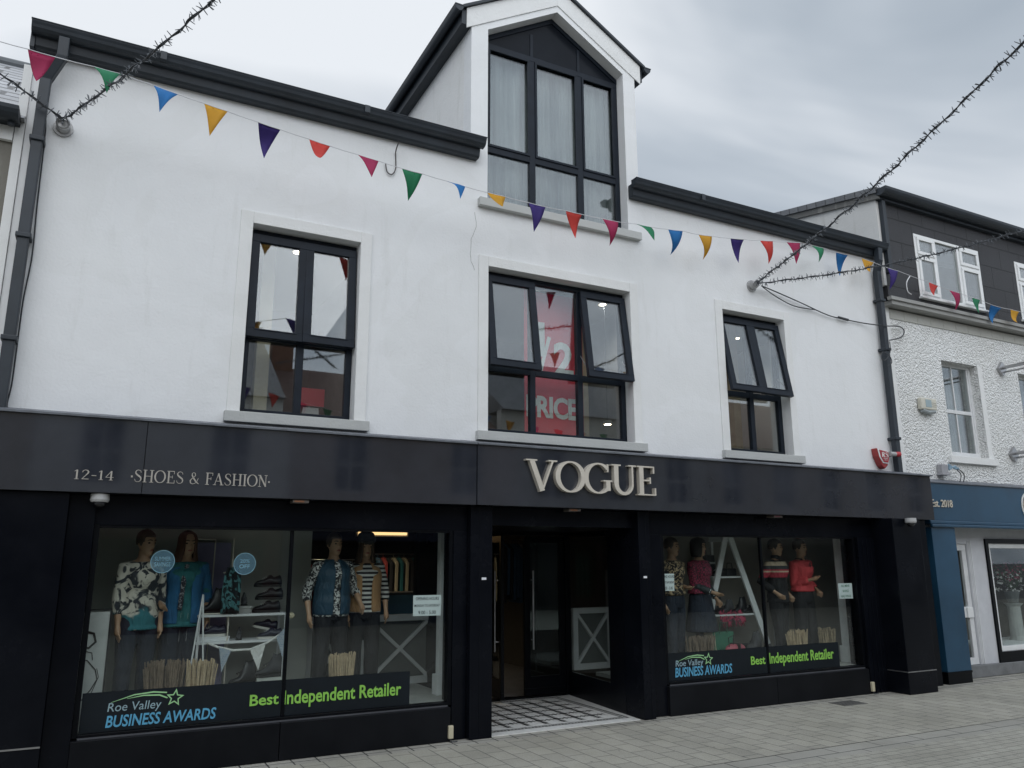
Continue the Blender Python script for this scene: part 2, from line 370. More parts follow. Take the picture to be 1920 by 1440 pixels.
# ---------------------------------------------------------------- writing
def text_pts(s, bold=0.0, shear=0.0, spacing=1.0, depth=0.004):
    cu = bpy.data.curves.new('txt', 'FONT'); cu.body = s; cu.size = 1; cu.offset = bold; cu.shear = shear; cu.space_character = spacing; cu.extrude = depth/2; cu.resolution_u = 3
    ob = bpy.data.objects.new('txt', cu); COL.objects.link(ob)
    dg = bpy.context.evaluated_depsgraph_get(); me = bpy.data.meshes.new_from_object(ob.evaluated_get(dg))
    vs = [Vector((v.co.x, -v.co.z, v.co.y)) for v in me.vertices]; fs = [list(p.vertices) for p in me.polygons]
    bpy.data.objects.remove(ob); bpy.data.curves.remove(cu); bpy.data.meshes.remove(me)
    return vs, fs
def text(mb, s, x0, x1, z0, z1, y, bold=0.0, shear=0.0, spacing=1.0, depth=0.004, keep=False):
    """flat lettering facing -y fitted into the rectangle"""
    vs, fs = text_pts(s, bold, shear, spacing, 1.0)
    ax = min(v.x for v in vs); bx = max(v.x for v in vs); az = min(v.z for v in vs); bz = max(v.z for v in vs)
    sx = (x1-x0)/(bx-ax); sz = (z1-z0)/(bz-az)
    if keep: sx = min(sx, sz*1.1)
    xo = (x0+x1)/2-(ax+bx)/2*sx
    return mb.add([(v.x*sx+xo, y+(v.y-0.5)*depth, (v.z-az)*sz+z0) for v in vs], fs)

def strip(mb, pts, wd, y0, y1):
    """one brush stroke in the xz plane: points with a width each"""
    P = [Vector((p[0], 0, p[1])) for p in pts]; n = len(P); ws = wd if isinstance(wd, (list, tuple)) else [wd]*n
    a = []; b = []
    for i in range(n):
        t = (P[min(i+1, n-1)]-P[max(i-1, 0)]).normalized(); nn = Vector((-t.z, 0, t.x))
        a.append(P[i]+nn*ws[i]/2); b.append(P[i]-nn*ws[i]/2)
    vs = []
    for y in (y0, y1):
        for p in a+b: vs.append((p.x, y, p.z))
    fs = []
    for i in range(n-1):
        fs += [(i, i+1, n+i+1, n+i), (2*n+i, 3*n+i, 3*n+i+1, 2*n+i+1), (i, 2*n+i, 2*n+i+1, i+1), (n+i, n+i+1, 3*n+i+1, 3*n+i)]
    fs += [(0, n, 3*n, 2*n), (n-1, 3*n-1, 4*n-1, 2*n-1)]
    return mb.add(vs, fs)
def earc(cx, cz, rx, rz, a0, a1, n=22): return [(cx+rx*math.cos(R(a0+(a1-a0)*i/n)), cz+rz*math.sin(R(a0+(a1-a0)*i/n))) for i in range(n+1)]
TH, TN, SR = 0.155, 0.05, 0.045
def ringw(a0, a1, n, th=TH, tn=TN): return [tn+(th-tn)*abs(math.cos(R(a0+(a1-a0)*i/n)))**1.3 for i in range(n+1)]
def ser(x, z, wd): return ([(x-wd/2, z), (x+wd/2, z)], SR)
def glyph(c, th=TH):
    """roman capitals as strokes in a box of height 1; returns strokes, advance"""
    tn = TN*(th/TH); k = th
    if c == 'V': return [([(0.13, 0.97), (0.45, 0.0)], k), ([(0.78, 0.97), (0.45, 0.02)], tn*1.2), ser(0.12, 0.978, 0.34), ser(0.78, 0.978, 0.28)], 0.92
    if c == 'O': return [(earc(0.48, 0.5, 0.41, 0.485, 0, 360, 40), ringw(0, 360, 40, k, tn))], 0.97
    if c == 'G': return [(earc(0.48, 0.5, 0.41, 0.485, 42, 318, 34), ringw(42, 318, 34, k, tn)), ([(0.80, 0.42), (0.80, 0.10)], k*0.95), ser(0.79, 0.425, 0.30), ([(0.795, 0.98), (0.795, 0.72)], tn*1.2)], 0.97
    if c == 'U': return [([(0.17, 0.97), (0.17, 0.36)], k), (earc(0.45, 0.36, 0.28, 0.335, 180, 360, 22), [k+(tn*1.2-k)*i/22 for i in range(23)]), ([(0.73, 0.97), (0.73, 0.36)], tn*1.2), ser(0.17, 0.978, 0.32), ser(0.73, 0.978, 0.26)], 0.90
    if c == 'E': return [([(0.2, 0.97), (0.2, 0.02)], k), ([(0.06, 0.978), (0.66, 0.978)], SR), ([(0.06, 0.022), (0.70, 0.022)], SR), ([(0.2, 0.51), (0.52, 0.51)], tn), ([(0.645, 0.99), (0.645, 0.76)], tn), ([(0.685, 0.01), (0.685, 0.26)], tn), ([(0.51, 0.62), (0.51, 0.40)], tn)], 0.76
    if c == 'F': return [([(0.2, 0.97), (0.2, 0.02)], k), ([(0.06, 0.978), (0.66, 0.978)], SR), ser(0.2, 0.022, 0.32), ([(0.2, 0.51), (0.52, 0.51)], tn), ([(0.645, 0.99), (0.645, 0.76)], tn), ([(0.51, 0.62), (0.51, 0.40)], tn)], 0.72
    if c == 'S': 
        p = [(0.58, 0.76), (0.56, 0.88), (0.46, 0.95), (0.33, 0.97), (0.20, 0.91), (0.14, 0.79), (0.18, 0.67), (0.30, 0.57), (0.44, 0.48), (0.57, 0.38), (0.61, 0.25), (0.56, 0.11), (0.44, 0.03), (0.29, 0.02), (0.16, 0.08), (0.10, 0.24)]
        return [(p, [tn, tn, tn, tn, tn*1.5, k*.7, k*.85, k, k, k*.9, k*.75, tn*1.5, tn, tn, tn, tn])], 0.70
    if c == 'H': return [([(0.19, 0.97), (0.19, 0.02)], k), ([(0.74, 0.97), (0.74, 0.02)], k), ([(0.2, 0.5), (0.74, 0.5)], tn)]+[ser(x, z, 0.32) for x in (0.19, 0.74) for z in (0.978, 0.022)], 0.93
    if c == 'I': return [([(0.19, 0.97), (0.19, 0.02)], k), ser(0.19, 0.978, 0.32), ser(0.19, 0.022, 0.32)], 0.38
    if c == 'A': return [([(0.42, 0.98), (0.12, 0.02)], tn*1.2), ([(0.41, 0.98), (0.74, 0.02)], k), ([(0.22, 0.33), (0.60, 0.33)], tn), ser(0.11, 0.022, 0.26), ser(0.74, 0.022, 0.32)], 0.88
    if c == 'N': return [([(0.17, 0.97), (0.17, 0.02)], tn*1.2), ([(0.17, 0.97), (0.73, 0.02)], k), ([(0.73, 0.97), (0.73, 0.02)], tn*1.2), ser(0.13, 0.978, 0.26), ser(0.17, 0.022, 0.26), ser(0.73, 0.978, 0.26)], 0.90
    if c == 'R': return [([(0.2, 0.97), (0.2, 0.02)], k), ([(0.06, 0.978), (0.40, 0.978)], SR), (earc(0.38, 0.745, 0.22, 0.235, 90, -90, 14), [tn+(k-tn)*abs(math.cos(R(90-180*i/14))) for i in range(15)]), ([(0.2, 0.51), (0.40, 0.51)], tn), ([(0.36, 0.50), (0.68, 0.02)], k*0.9), ser(0.2, 0.022, 0.32), ser(0.72, 0.022, 0.2)], 0.82
    if c == '1': return [([(0.22, 0.95), (0.22, 0.02)], k*.9), ([(0.06, 0.80), (0.22, 0.95)], tn*1.2), ser(0.22, 0.022, 0.3)], 0.46
    if c == '2': return [([(0.10, 0.72), (0.14, 0.88), (0.28, 0.97), (0.43, 0.92), (0.50, 0.78), (0.46, 0.62), (0.32, 0.40), (0.10, 0.05)], [tn*1.4, tn*1.4, tn*1.4, k*.7, k*.9, k*.9, tn*1.5, tn*1.2]), ([(0.08, 0.045), (0.54, 0.045)], k*.55)], 0.62
    if c == '4': return [([(0.42, 0.95), (0.42, 0.02)], k*.9), ([(0.42, 0.95), (0.06, 0.30)], tn*1.2), ([(0.05, 0.30), (0.60, 0.30)], tn*1.2), ser(0.42, 0.022, 0.26)], 0.66
    if c == '-': return [([(0.08, 0.42), (0.40, 0.42)], k*.6)], 0.48
    if c == '.': return [([(0.10, 0.36), (0.10, 0.50)], 0.14)], 0.22
    if c == '&': return [([(0.78, 0.50), (0.68, 0.24), (0.50, 0.06), (0.30, 0.02), (0.14, 0.10), (0.11, 0.28), (0.22, 0.44), (0.42, 0.58), (0.52, 0.72), (0.49, 0.90), (0.36, 0.96), (0.24, 0.88), (0.24, 0.72), (0.36, 0.52), (0.60, 0.20), (0.84, 0.03)], [tn, tn, tn, tn*1.2, k*.6, k*.8, k*.5, tn, k*.5, k*.5, tn, k*.5, k*.7, k*.9, k*.9, tn])], 0.92
    return [], 0.40
def roman(mb, s, x0, x1, z0, z1, y0, y1, th=TH, track=0.02, adv=None):
    tot = sum((glyph(c, th)[1]+track) for c in s); sx = (x1-x0)/tot; sz = z1-z0; X = 0; q = 0
    for c in s:
        st, a = glyph(c, th)
        for pts, wd in st:
            q += 1; eps = 0.0003*(q % 9)
            sub = MB(); strip(sub, pts, wd, 0, 1)
            mb.add([(x0+(X+v.x)*sx, (y0-eps) if v.y < 0.5 else y1, z0+v.z*sz) for v in sub.v], sub.f)
        X += a+track
    return mb

# ================================================================ SETTING: ground, pavement, street
PAVE = bricklike('paving_blocks', (0.55, 0.525, 0.45), (0.47, 0.45, 0.39), (0.20, 0.195, 0.18), 0.30, 0.20, 0.006, 0.85, rot=(0, 0, R(90)), bump=0.5, noise=0.40, nscale=150, spots=True)
ROADM = bricklike('street_setts', (0.55, 0.53, 0.46), (0.48, 0.46, 0.40), (0.24, 0.235, 0.215), 0.20, 0.10, 0.005, 0.85, bump=0.5, noise=0.45, nscale=150, spots=True)
CHAN = bricklike('channel_stone', (0.45, 0.435, 0.39), (0.41, 0.395, 0.355), (0.07, 0.07, 0.07), 0.60, 0.30, 0.007, 0.8, bump=0.4, noise=0.3, nscale=130)
EDGE = bricklike('edge_course', (0.50, 0.48, 0.425), (0.41, 0.395, 0.355), (0.05, 0.05, 0.048), 0.22, 0.20, 0.008, 0.85, bump=0.7, offset=0.0, noise=0.4, nscale=140)
GRD = mat('ground_asphalt', (0.10, 0.10, 0.10), 0.9, var=0.2, bump=0.3)
def sheet(name, m, x0, x1, y0, y1, z):
    mb = MB(); mb.add([(x0, y0, z), (x1, y0, z), (x1, y1, z), (x0, y1, z)], [(0, 1, 2, 3)]); return struct(mb.build(name, m))
sheet('ground', GRD, -400, 400, -400, 400, -0.012)
sheet('pavement', PAVE, -60, 60, -2.2, -0.50, -0.004)
sheet('pavement', EDGE, -60, 60, -0.50, 0.0, -0.004)
sheet('road', CHAN, -60, 60, -2.52, -2.2, -0.008)
sheet('road', ROADM, -60, 60, -11.8, -2.52, -0.006)
sheet('pavement', PAVE, -60, 60, -14.6, -11.8, -0.004)

# ================================================================ THE SHOP BUILDING
shop = thing('shop_building', 'white rendered two-storey shop with black shopfront, gabled dormer and anthracite windows', 'building', (5, 0, 0))
W1, W2, W3, DW = (1.15, 2.29, 3.153, 5.135), (3.84, 5.875, 3.153, 5.135), (7.44, 8.60, 3.153, 5.135), (3.83, 5.905, 5.976, 7.2)
XL, XR, EZ = -0.93, 10.80, 6.50
mb = MB(); grid_wall(mb, XL, XR, 2.30, EZ, [W1, W2, W3, DW], 0.0, 0.30)
wall = mb.build('wall', WHITE, shop)
# hairline crack that runs from the dormer sill to the middle window
mb = MB(); crk = [(890, 398), (893, 425), (884, 448), (882, 470), (884, 490), (892, 515)]
pts = [at(*p, -0.001) for p in crk]
pts2 = []
for a, b in zip(pts[:-1], pts[1:]):
    for t in (0, .33, .66): pts2.append(a.lerp(b, t)+Vector((rnd.uniform(-.008, .008), 0, 0)))
mb.tube(pts2, 0.0022, 5); mb.build('crack', mat('crack_line', (0.30, 0.30, 0.29), 0.9), wall)
# gable sides and back
mb = MB(); mb.box(XL, XL+0.3, 0.30, 8.7, 0, 6.5); mb.box(XR-0.3, XR, 0.30, 8.7, 0, 6.5); mb.box(XL, XR, 8.7, 9.0, 0, 6.5)
mb.yz([(0.02, 6.5), (9.0, 6.5), (4.5, 8.70)], XL, XL+0.25); mb.yz([(0.02, 6.5), (9.0, 6.5), (4.5, 8.70)], XR-0.25, XR)
mb.build('gable_wall', WHITE, shop)
# raised plaster bands round the windows and their sills
for i, (x0, x1, z0, z1) in enumerate((W1, W2, W3)):
    bw = 0.125
    mb = MB(); mb.box(x0-bw, x0, -0.022, -0.0005, z0-0.0, z1+bw); mb.box(x1, x1+bw, -0.022, -0.0005, z0-0.0, z1+bw); mb.box(x0, x1, -0.0215, -0.0005, z1, z1+bw)
    mb.build('window_surround', WTRIM, shop, bevel=0.004)
    mb = MB(); mb.box(x0-bw-0.02, x1+bw+0.03, -0.075, 0.14, z0-0.105, z0); mb.build('sill', SILL, shop, bevel=0.006)

# ---- windows
def bars(mb, x0, x1, z0, z1, y0, y1, fw, ms=(), ts=(), mw=0.07):
    mb.box(x0, x1, y0, y1, z0, z0+fw); mb.box(x0, x1, y0, y1, z1-fw, z1)
    mb.box(x0, x0+fw, y0+0.001, y1, z0+fw, z1-fw); mb.box(x1-fw, x1, y0+0.001, y1, z0+fw, z1-fw)
    for m_ in ms: mb.box(m_-mw/2, m_+mw/2, y0+0.001, y1, z0+fw, z1-fw)
    xs = [x0+fw]+[v for m_ in ms for v in (m_-mw/2, m_+mw/2)]+[x1-fw]
    for t in ts:
        for a, b in zip(xs[0::2], xs[1::2]): mb.box(a, b, y0+0.002, y1, t-mw/2, t+mw/2)
def pane(x0, x1, z0, z1, y, parent, m, name='pane'):
    mb = MB(); mb.box(x0, x1, y, y+0.012, z0, z1); return mb.build(name, m, parent)
def sash(x0, x1, z0, z1, y, ang, parent, lab=None):
    """top-hung opening light, hinged along its top edge, pushed out at the foot"""
    fw = 0.085
    Mx = Matrix.Translation((0, y, z1)) @ Matrix.Rotation(R(ang), 4, 'X') @ Matrix.Translation((0, -y, -z1))
    mb = MB(); bars(mb, x0, x1, z0, z1, y-0.055, y+0.005, fw); mb.box(x0+fw-0.012, x1-fw+0.012, y-0.062, y-0.056, z0+fw-0.014, z0+fw)
    mb.xform(Mx); s = mb.build('sash', ANTH, parent, bevel=0.004, label=lab)
    mb = MB(); mb.box(x0+fw, x1-fw, y-0.03, y-0.018, z0+fw, z1-fw); mb.xform(Mx); mb.build('pane', GLU, parent)
    for sx in (x0+0.02, x1-0.03):                      # stay arms
        if abs(ang) < 4: continue
        mb = MB(); a = Mx @ Vector((sx, y, z0+0.12)); mb.tube([(sx, y+0.03, z0+0.35), a], 0.006, 6); mb.build('window_stay', STEEL, parent)
    return s
def upper_window(win, ms, tz, sashes, label=None):
    x0, x1, z0, z1 = win; Y = 0.14
    mb = MB(); bars(mb, x0+0.003, x1-0.003, z0+0.001, z1-0.003, Y, Y+0.07, 0.065, ms, [tz], 0.075)
    fr = mb.build('window', ANTH, shop, bevel=0.004, label=label)
    xs = [x0+0.068]+[v for m_ in ms for v in (m_-0.0375, m_+0.0375)]+[x1-0.068]
    cells = list(zip(xs[0::2], xs[1::2]))
    for i, (a, b) in enumerate(cells):
        pane(a, b, z0+0.066, tz-0.0375, Y+0.03, fr, GLU)
        if i in sashes: sash(a-0.045 if i else a-0.055, b+0.045 if i < len(cells)-1 else b+0.055, tz-0.035, z1-0.07, Y-0.002, -sashes[i], fr)
        else: pane(a, b, tz+0.0375, z1-0.068, Y+0.03, fr, GLU)
    return fr
upper_window(W1, [1.735], 3.98, {0: 2.2, 1: 3.0})
upper_window(W2, [4.515, 5.19], 3.945, {0: 8.0, 2: 8.2})
upper_window(W3, [8.03], 3.99, {0: 10.8, 1: 10.2})

# ---- dormer
dorm = MB(); AX, AZo, SL = 4.862, 9.31, 0.592
dorm.xz([(3.60, 6.5), (3.83, 6.5), (3.83, 8.33), (AX, 8.946), (AX, AZo), (3.60, AZo-SL*(AX-3.60))], 0.0, 0.22)
dorm.xz([(6.10, 6.5), (6.10, AZo-SL*(6.10-AX)), (AX, AZo), (AX, 8.946), (5.905, 8.33), (5.905, 6.5)], 0.0, 0.22)
dormer = dorm.build('dormer', WHITE, shop)
CHK = render_wall('cheek_render', (0.80, 0.80, 0.79), 2.4)
for sgn, X0 in ((-1, 3.60), (1, 6.10)):                         # rendered cheeks
    mb = MB()
    a, b = (X0, X0+0.15) if sgn < 0 else (X0-0.15, X0)
    mb.yz([(0.221, 6.5), (0.221, 8.46), (3.9, 8.46), (3.9, 8.2)], a, b); mb.build('dormer_cheek', CHK, dormer)
mb = MB()                                                        # white barge boards that follow the gable
for sg in (-1, 1):
    e = 1.335
    mb.xz([(AX, AZo-0.27), (AX, AZo+0.012), (AX+sg*e, AZo+0.012-SL*e), (AX+sg*e, AZo-0.27-SL*e)], -0.014, -0.001)
mb.build('barge_board', WTRIM, dormer, bevel=0.004)
mb = MB()
for sg in (-1, 1):
    e = 1.40
    mb.xz([(AX, AZo+0.016), (AX, AZo+0.055), (AX+sg*e, AZo+0.055-SL*e), (AX+sg*e, AZo+0.016-SL*e)], -0.05, 4.6)
mb.build('dormer_roof', GUTM, dormer)
for sg in (-1, 1):                                               # boxed eaves and gutters of the dormer
    xw = 3.60 if sg < 0 else 6.10; mb = MB()
    a, b = sorted((xw+sg*0.001, xw+sg*0.135)); mb.box(a, b, -0.0, 4.2, 8.30, 8.50)
    mb.build('dormer_eaves', GUTM, dormer)
    mb = MB(); cx_ = xw+sg*0.193; prof = [(cx_+0.056*math.cos(R(t)), 8.50+0.075*math.sin(R(t))) for t in range(180, 361, 20)]
    mb.xz(prof, -0.06, 4.2); mb.box(cx_-0.060, cx_+0.060, -0.065, 4.2, 8.50, 8.512); mb.build('dormer_gutter', GUTM, dormer, smooth=False)
# dormer window
Yd = 0.15; x0, x1, z0, zt = 3.833, 5.902, 5.979, 8.325
mb = MB(); ms = [4.545, 5.275]; bars(mb, x0, x1, z0, 8.26, Yd, Yd+0.07, 0.07, ms, [6.76], 0.085)
dwin = mb.build('dormer_window', ANTH, dormer, bevel=0.004)
mb = MB(); mb.xz([(x0, 8.262), (x1, 8.262), (x1, 8.322), (AX, 8.94), (x0, 8.322)], Yd+0.012, Yd+0.05)
ip = mb.build('infill_panel', gloss_panel('dark_infill', (0.006, 0.008, 0.012), 0.2, 0.3, 0.12), dormer)
mb = MB()
for m_ in ms: mb.box(m_-0.02, m_+0.02, Yd+0.002, Yd+0.013, 8.262, 8.60)
mb.xz([(x0, 8.255), (AX, 8.873), (AX, 8.94), (x0, 8.322)], Yd-0.004, Yd+0.0115); mb.xz([(x1, 8.255), (x1, 8.322), (AX, 8.9395), (AX, 8.8725)], Yd-0.0035, Yd+0.0115)
mb.build('panel_trim', ANTH, ip)
xs = [x0+0.07, ms[0]-0.0425, ms[0]+0.0425, ms[1]-0.0425, ms[1]+0.0425, x1-0.07]
for a, b in zip(xs[0::2], xs[1::2]):
    pane(a, b, z0+0.07, 6.7175, Yd+0.03, dwin, GLU); pane(a, b, 6.8025, 8.19, Yd+0.03, dwin, GLU)
    mb = MB(); bars(mb, a, b, 6.80, 8.19, Yd-0.012, Yd+0.012, 0.028); mb.build('glazing_bead', ANTH, dwin)
mb = MB(); mb.box(3.70, 6.07, -0.075, 0.14, 5.872, 5.976); mb.build('dormer_sill', SILL, dormer, bevel=0.006)
# net curtain behind the dormer glass
nc, ntc, b = newmat('net_curtain'); v = coords(ntc, (1, 1, 0.06)); n = node(ntc, 'ShaderNodeTexNoise', Scale=9.0, Detail=3.0); ntc.links.new(v, n.inputs['Vector'])
ntc.links.new(ramp(ntc, n.outputs[0], [(0.3, (0.12, 0.135, 0.145)), (0.7, (0.27, 0.29, 0.30))]), b.inputs['Base Color']); b.inputs['Roughness'].default_value = 0.9
mb = MB(); rows = []
for z in (6.0, 6.8, 7.6, 8.28):
    row = []
    for i in range(141):
        x = 3.86+2.02*i/140; k = i/140
        y = 0.30+0.028*math.sin(i*0.62+0.7*math.sin(k*19))*(0.75+0.5*math.sin(k*31+z*0.5))+0.012*math.sin(i*1.9+z)
        row.append(Vector((x, y, z)))
    rows.append(row+[p+Vector((0, 0.004, 0)) for p in row[::-1]])
mb.rings(rows); mb.build('curtain', nc, dormer, smooth=True)

# ---- roof, eaves
mb = MB(); ty = math.tan(R(26))
def roofslab(xa, xb, ya, yb):
    z = lambda y: 6.60+(y+0.20)*ty
    mb.yz([(ya, z(ya)), (yb, z(yb)), (yb, z(yb)+0.07), (ya, z(ya)+0.07)], xa, xb)
roofslab(XL-0.04, 3.60, -0.12, 4.5); roofslab(6.10, XR+0.04, -0.12, 4.5); roofslab(3.60, 6.10, 4.0, 4.5)
zr = 6.60+4.70*ty
mb.yz([(4.5, zr), (9.4, zr-4.9*ty), (9.4, zr-4.9*ty+0.07), (4.5, zr+0.07)], XL-0.04, XR+0.04)
mb.build('roof', SLATE, shop)
GP = [(-0.115*math.cos(R(t)), -0.10*math.sin(R(t))) for t in range(0, 181, 20)]
for xa, xb, endl in ((XL-0.01, 3.675, True), (5.925, 10.78, False)):
    mb = MB(); mb.yz([(-0.001, 6.455), (-0.085, 6.455), (-0.105, 6.475), (-0.125, 6.56), (-0.125, 6.645), (-0.001, 6.645)], xa, xb); mb.build('eaves_board', GUTM, shop, bevel=0.004)
for xa, xb in ((XL-0.045, 3.705), (5.885, 10.83)):
    mb = MB(); mb.yz([(-0.128, 6.65), (-0.128, 6.556), (-0.17, 6.556), (-0.20, 6.566), (-0.222, 6.588), (-0.232, 6.615), (-0.243, 6.635), (-0.248, 6.65)], xa, xb); mb.box(xa-0.004, xb+0.004, -0.253, -0.128, 6.6505, 6.66)
    for x in ((xa+0.9, xb-0.8) if xb-xa < 4.6 else (xa+1.1, xb-1.5)): mb.box(x, x+0.06, -0.257, -0.20, 6.575, 6.6625)
    mb.build('gutter', GUTM, shop, bevel=0.003)
mb = MB(); mb.box(XL-0.05, XL-0.012, -0.125, 0.30, 6.44, 6.65); mb.build('eaves_end', GUTM, shop)
# right hand gutter reaches in front of the dormer pier, left one stops against it
# ---- downpipes with swan necks
def clips(mb, x, zs, s=0.062):
    for z in zs: mb.box(x-s, x+s, -0.155, -0.0005, z, z+0.045)
mb = MB(); s_ = 0.046
def sqpipe(mb, path, s):
    P = [Vector(p) for p in path]; rings = []
    for i, p in enumerate(P):
        rings.append([p+Vector((a*s, b*s, 0)) for a, b in ((-1, -1), (1, -1), (1, 1), (-1, 1))])
    mb.rings(rings)
sqpipe(mb, [(-0.815, -0.09, 2.95), (-0.815, -0.09, 6.10), (-0.812, -0.09, 6.14), (-0.72, -0.16, 6.33), (-0.70, -0.17, 6.37), (-0.70, -0.18, 6.56)], s_)
clips(mb, -0.815, (3.6, 4.55, 5.5)); mb.build('downpipe', GUTM, shop, bevel=0.008)
mb = MB(); sqpipe(mb, [(10.665, -0.09, 2.95), (10.665, -0.09, 6.12), (10.662, -0.09, 6.20), (10.63, -0.17, 6.36), (10.63, -0.18, 6.56)], s_)
clips(mb, 10.665, (3.5, 4.9, 5.7)); mb.build('downpipe', GUTM, shop, bevel=0.008)
mb = MB(); mb.cord([at(86, 215, -0.03), at(84, 260, -0.03), at(70, 380, -0.03), at(60, 480, -0.03), at(44, 560, -0.03), at(33, 640, -0.03), at(22, 720, -0.03), at(13, 762, -0.03), at(28, 774, -0.2), at(60, 778, -0.40)], 0.007, 6); mb.build('wall_cable', CABLE, shop)

# ---- upper rooms (seen through the glass)
mb = MB(); grid_wall(mb, XL+0.3, XR-0.3, 2.95, 5.9, [], 4.2, 4.3)
mb.box(2.75, 2.85, 0.31, 4.2, 2.95, 5.55); mb.box(7.0, 7.1, 1.8, 4.2, 2.95, 5.55); mb.build('upper_room_wall', ROOMD, shop)
mb = MB(); mb.box(XL+0.3, XR-0.3, 0.30, 4.2, 5.55, 5.65); mb.build('upper_ceiling', ROOMW, shop)
mb = MB(); mb.box(XL+0.3, XR-0.3, 0.30, 8.7, 2.86, 2.95); mb.build('upper_floor', CARPET, shop)
BEI = mat('beige_post', (0.50, 0.42, 0.30), 0.7)
for x_, y_ in ((1.36, .55), (5.66, .9), (8.45, .95)): mb = MB(); mb.box(x_, x_+.14, y_, y_+.14, 2.95, 5.55); mb.build('room_post', BEI, shop)

# ================================================================ SHOPFRONT (parts of the shop building)
FY, FB, FT = -0.45, 2.295, 2.925
fas = None
for i, (xa, xb, yo) in enumerate(((-1.05, 0.330, 0), (0.334, 3.504, 0), (3.509, 9.436, -0.018), (9.442, 10.86, 0))):
    mb = MB(); mb.box(xa, xb, FY+yo, -0.305, FB, FT); p = mb.build('fascia_panel', FASC, shop, bevel=0.003)
    if i == 1: fas1 = p
    if i == 2: fas2 = p
mb = MB()
mb.yz([(FY-0.03, FT+0.002), (FY-0.03, FT+0.018), (-0.005, 3.035), (-0.005, FT+0.002)], -1.05, 3.504); mb.yz([(FY-0.045, FT+0.002), (FY-0.045, FT+0.018), (-0.004, 3.037), (-0.004, FT+0.002)], 3.507, 10.87)
mb.build('flashing', LIPM, shop)
mb = MB(); mb.box(-1.05, 10.85, -0.30, -0.001, 2.292, 2.92); mb.build('fascia_backing', BLACKP, shop)
mb = MB(); roman(mb, 'VOGUE', 4.075, 5.775, 2.462, 2.800, FY-0.075, FY-0.0175, th=0.148, track=-0.055)
mb.build('lettering', BRASS, fas2)
GOLD = mat('gold_leaf', (0.46, 0.43, 0.39), 0.5, 0.3, var=0.05)
mb = MB(); roman(mb, '12-14', -0.195, 0.115, 2.400, 2.482, FY-0.006, FY-0.0015, th=0.12); mb.build('street_number', GOLD, fas1)
mb = MB(); roman(mb, '.SHOES & FASHION.', 0.235, 1.405, 2.395, 2.502, FY-0.006, FY-0.0015, th=0.125)
mb.build('lettering', GOLD, fas1)

# headers over the glass, shutter guide, piers, pilasters
for a, b in ((-0.05, 3.49), (5.79, 9.70)): mb = MB(); mb.box(a, b, -0.255, -0.12, 2.035, 2.2905); mb.build('shutter_box', PILM, shop, bevel=0.003)
mb = MB(); mb.box(3.742, 5.628, -0.24, -0.12, 2.10, 2.2905); mb.build('door_header', PILM, shop, bevel=0.003)
def plinth(mb, x0, x1, y0, z): mb.box(x0-0.004, x1+0.004, y0-0.006, y0-0.0005, z, z+0.012)
pl = MB(); pl.box(-1.05, -0.205, -0.40, -0.001, 0.0, 2.291); p = pl.build('pier', PILM, shop, bevel=0.004)
mb = MB(); plinth(mb, -1.04, -0.21, -0.40, 0.31); mb.build('trim_strip', STEEL, p)
mb = MB(); mb.box(-0.204, -0.0005, -0.30, -0.001, 0, 2.2905); mb.build('pilaster', PILM, shop, bevel=0.004)
for a, b, y in ((3.49, 3.74, -0.345), (5.63, 5.788, -0.345)):
    mb = MB(); mb.box(a, b, y, -0.001, 0, 2.291)
    mb.box(a+0.10, a+0.106, y-0.004, y+0.002, 0.02, 2.28)
    mb.build('pilaster', PILM, shop, bevel=0.004)
for a, b in ((3.335, 3.489), (5.789, 6.02)):
    mb = MB(); mb.box(a, b, -0.26, -0.001, 0, 2.034); mb.build('pilaster', PILM, shop, bevel=0.004)
mb = MB(); mb.box(9.372, 9.70, -0.30, -0.001, 0, 2.034)
for x in (9.45, 9.53, 9.61): mb.box(x, x+0.02, -0.312, -0.299, 0, 2.03)
mb.build('pilaster', PILM, shop, bevel=0.003)
mb = MB(); mb.box(9.705, 10.275, -0.62, -0.001, 0.0, 2.290); p = mb.build('pier', PILM, shop, bevel=0.006)
mb = MB(); plinth(mb, 9.705, 10.275, -0.62, 0.275); mb.box(9.699, 9.7045, -0.622, -0.31, 0.275, 0.287); mb.build('trim_strip', STEEL, p)
mb = MB(); mb.box(10.276, 10.84, -0.30, -0.001, 0.0, 2.29); mb.build('pilaster', PILM, shop)

def shop_window(x0, x1, div):
    z0, z1, Y = 0.345, 2.033, -0.20
    mb = MB(); mb.box(x0-0.045, x0, Y-0.05, Y+0.05, z0-0.02, z1+0.001); mb.box(x1, x1+0.04, Y-0.05, Y+0.05, z0-0.02, z1+0.001)
    mb.box(x0, x1, Y-0.055, Y+0.05, z0-0.03, z0+0.008); mb.box(x0, x1, Y-0.049, Y+0.05, z1-0.02, z1+0.0015); mb.box(div-0.016, div+0.016, Y-0.02, Y+0.02, z0+0.008, z1-0.02)
    fr = mb.build('shop_window', BLACKP, shop, bevel=0.003)
    for a, b in ((x0, div-0.016), (div+0.016, x1)):
        pane(a, b, z0+0.008, z1-0.02, Y-0.006, fr, GLS)
    mb = MB(); mb.box(x0, x1, Y-0.06, Y-0.0555, z0-0.03, z0-0.016); mb.build('trim_strip', mat('dull_edge', (0.12, 0.125, 0.14), 0.4, 0.4), fr)
    mb = MB(); n = 2; q = (x1-x0+0.06)/2
    for i in range(2): mb.box(x0-0.045+i*(q+0.002), x0-0.045+i*(q+0.002)+q-0.004, -0.31, -0.12, 0.0, z0-0.031)
    mb.build('stall_riser', gloss_panel('riser_panel', (0.0045, 0.0052, 0.007), 0.34, spec=0.13), shop, bevel=0.003)
shop_window(0.045, 3.292, 1.685); shop_window(6.062, 9.330, 7.652)

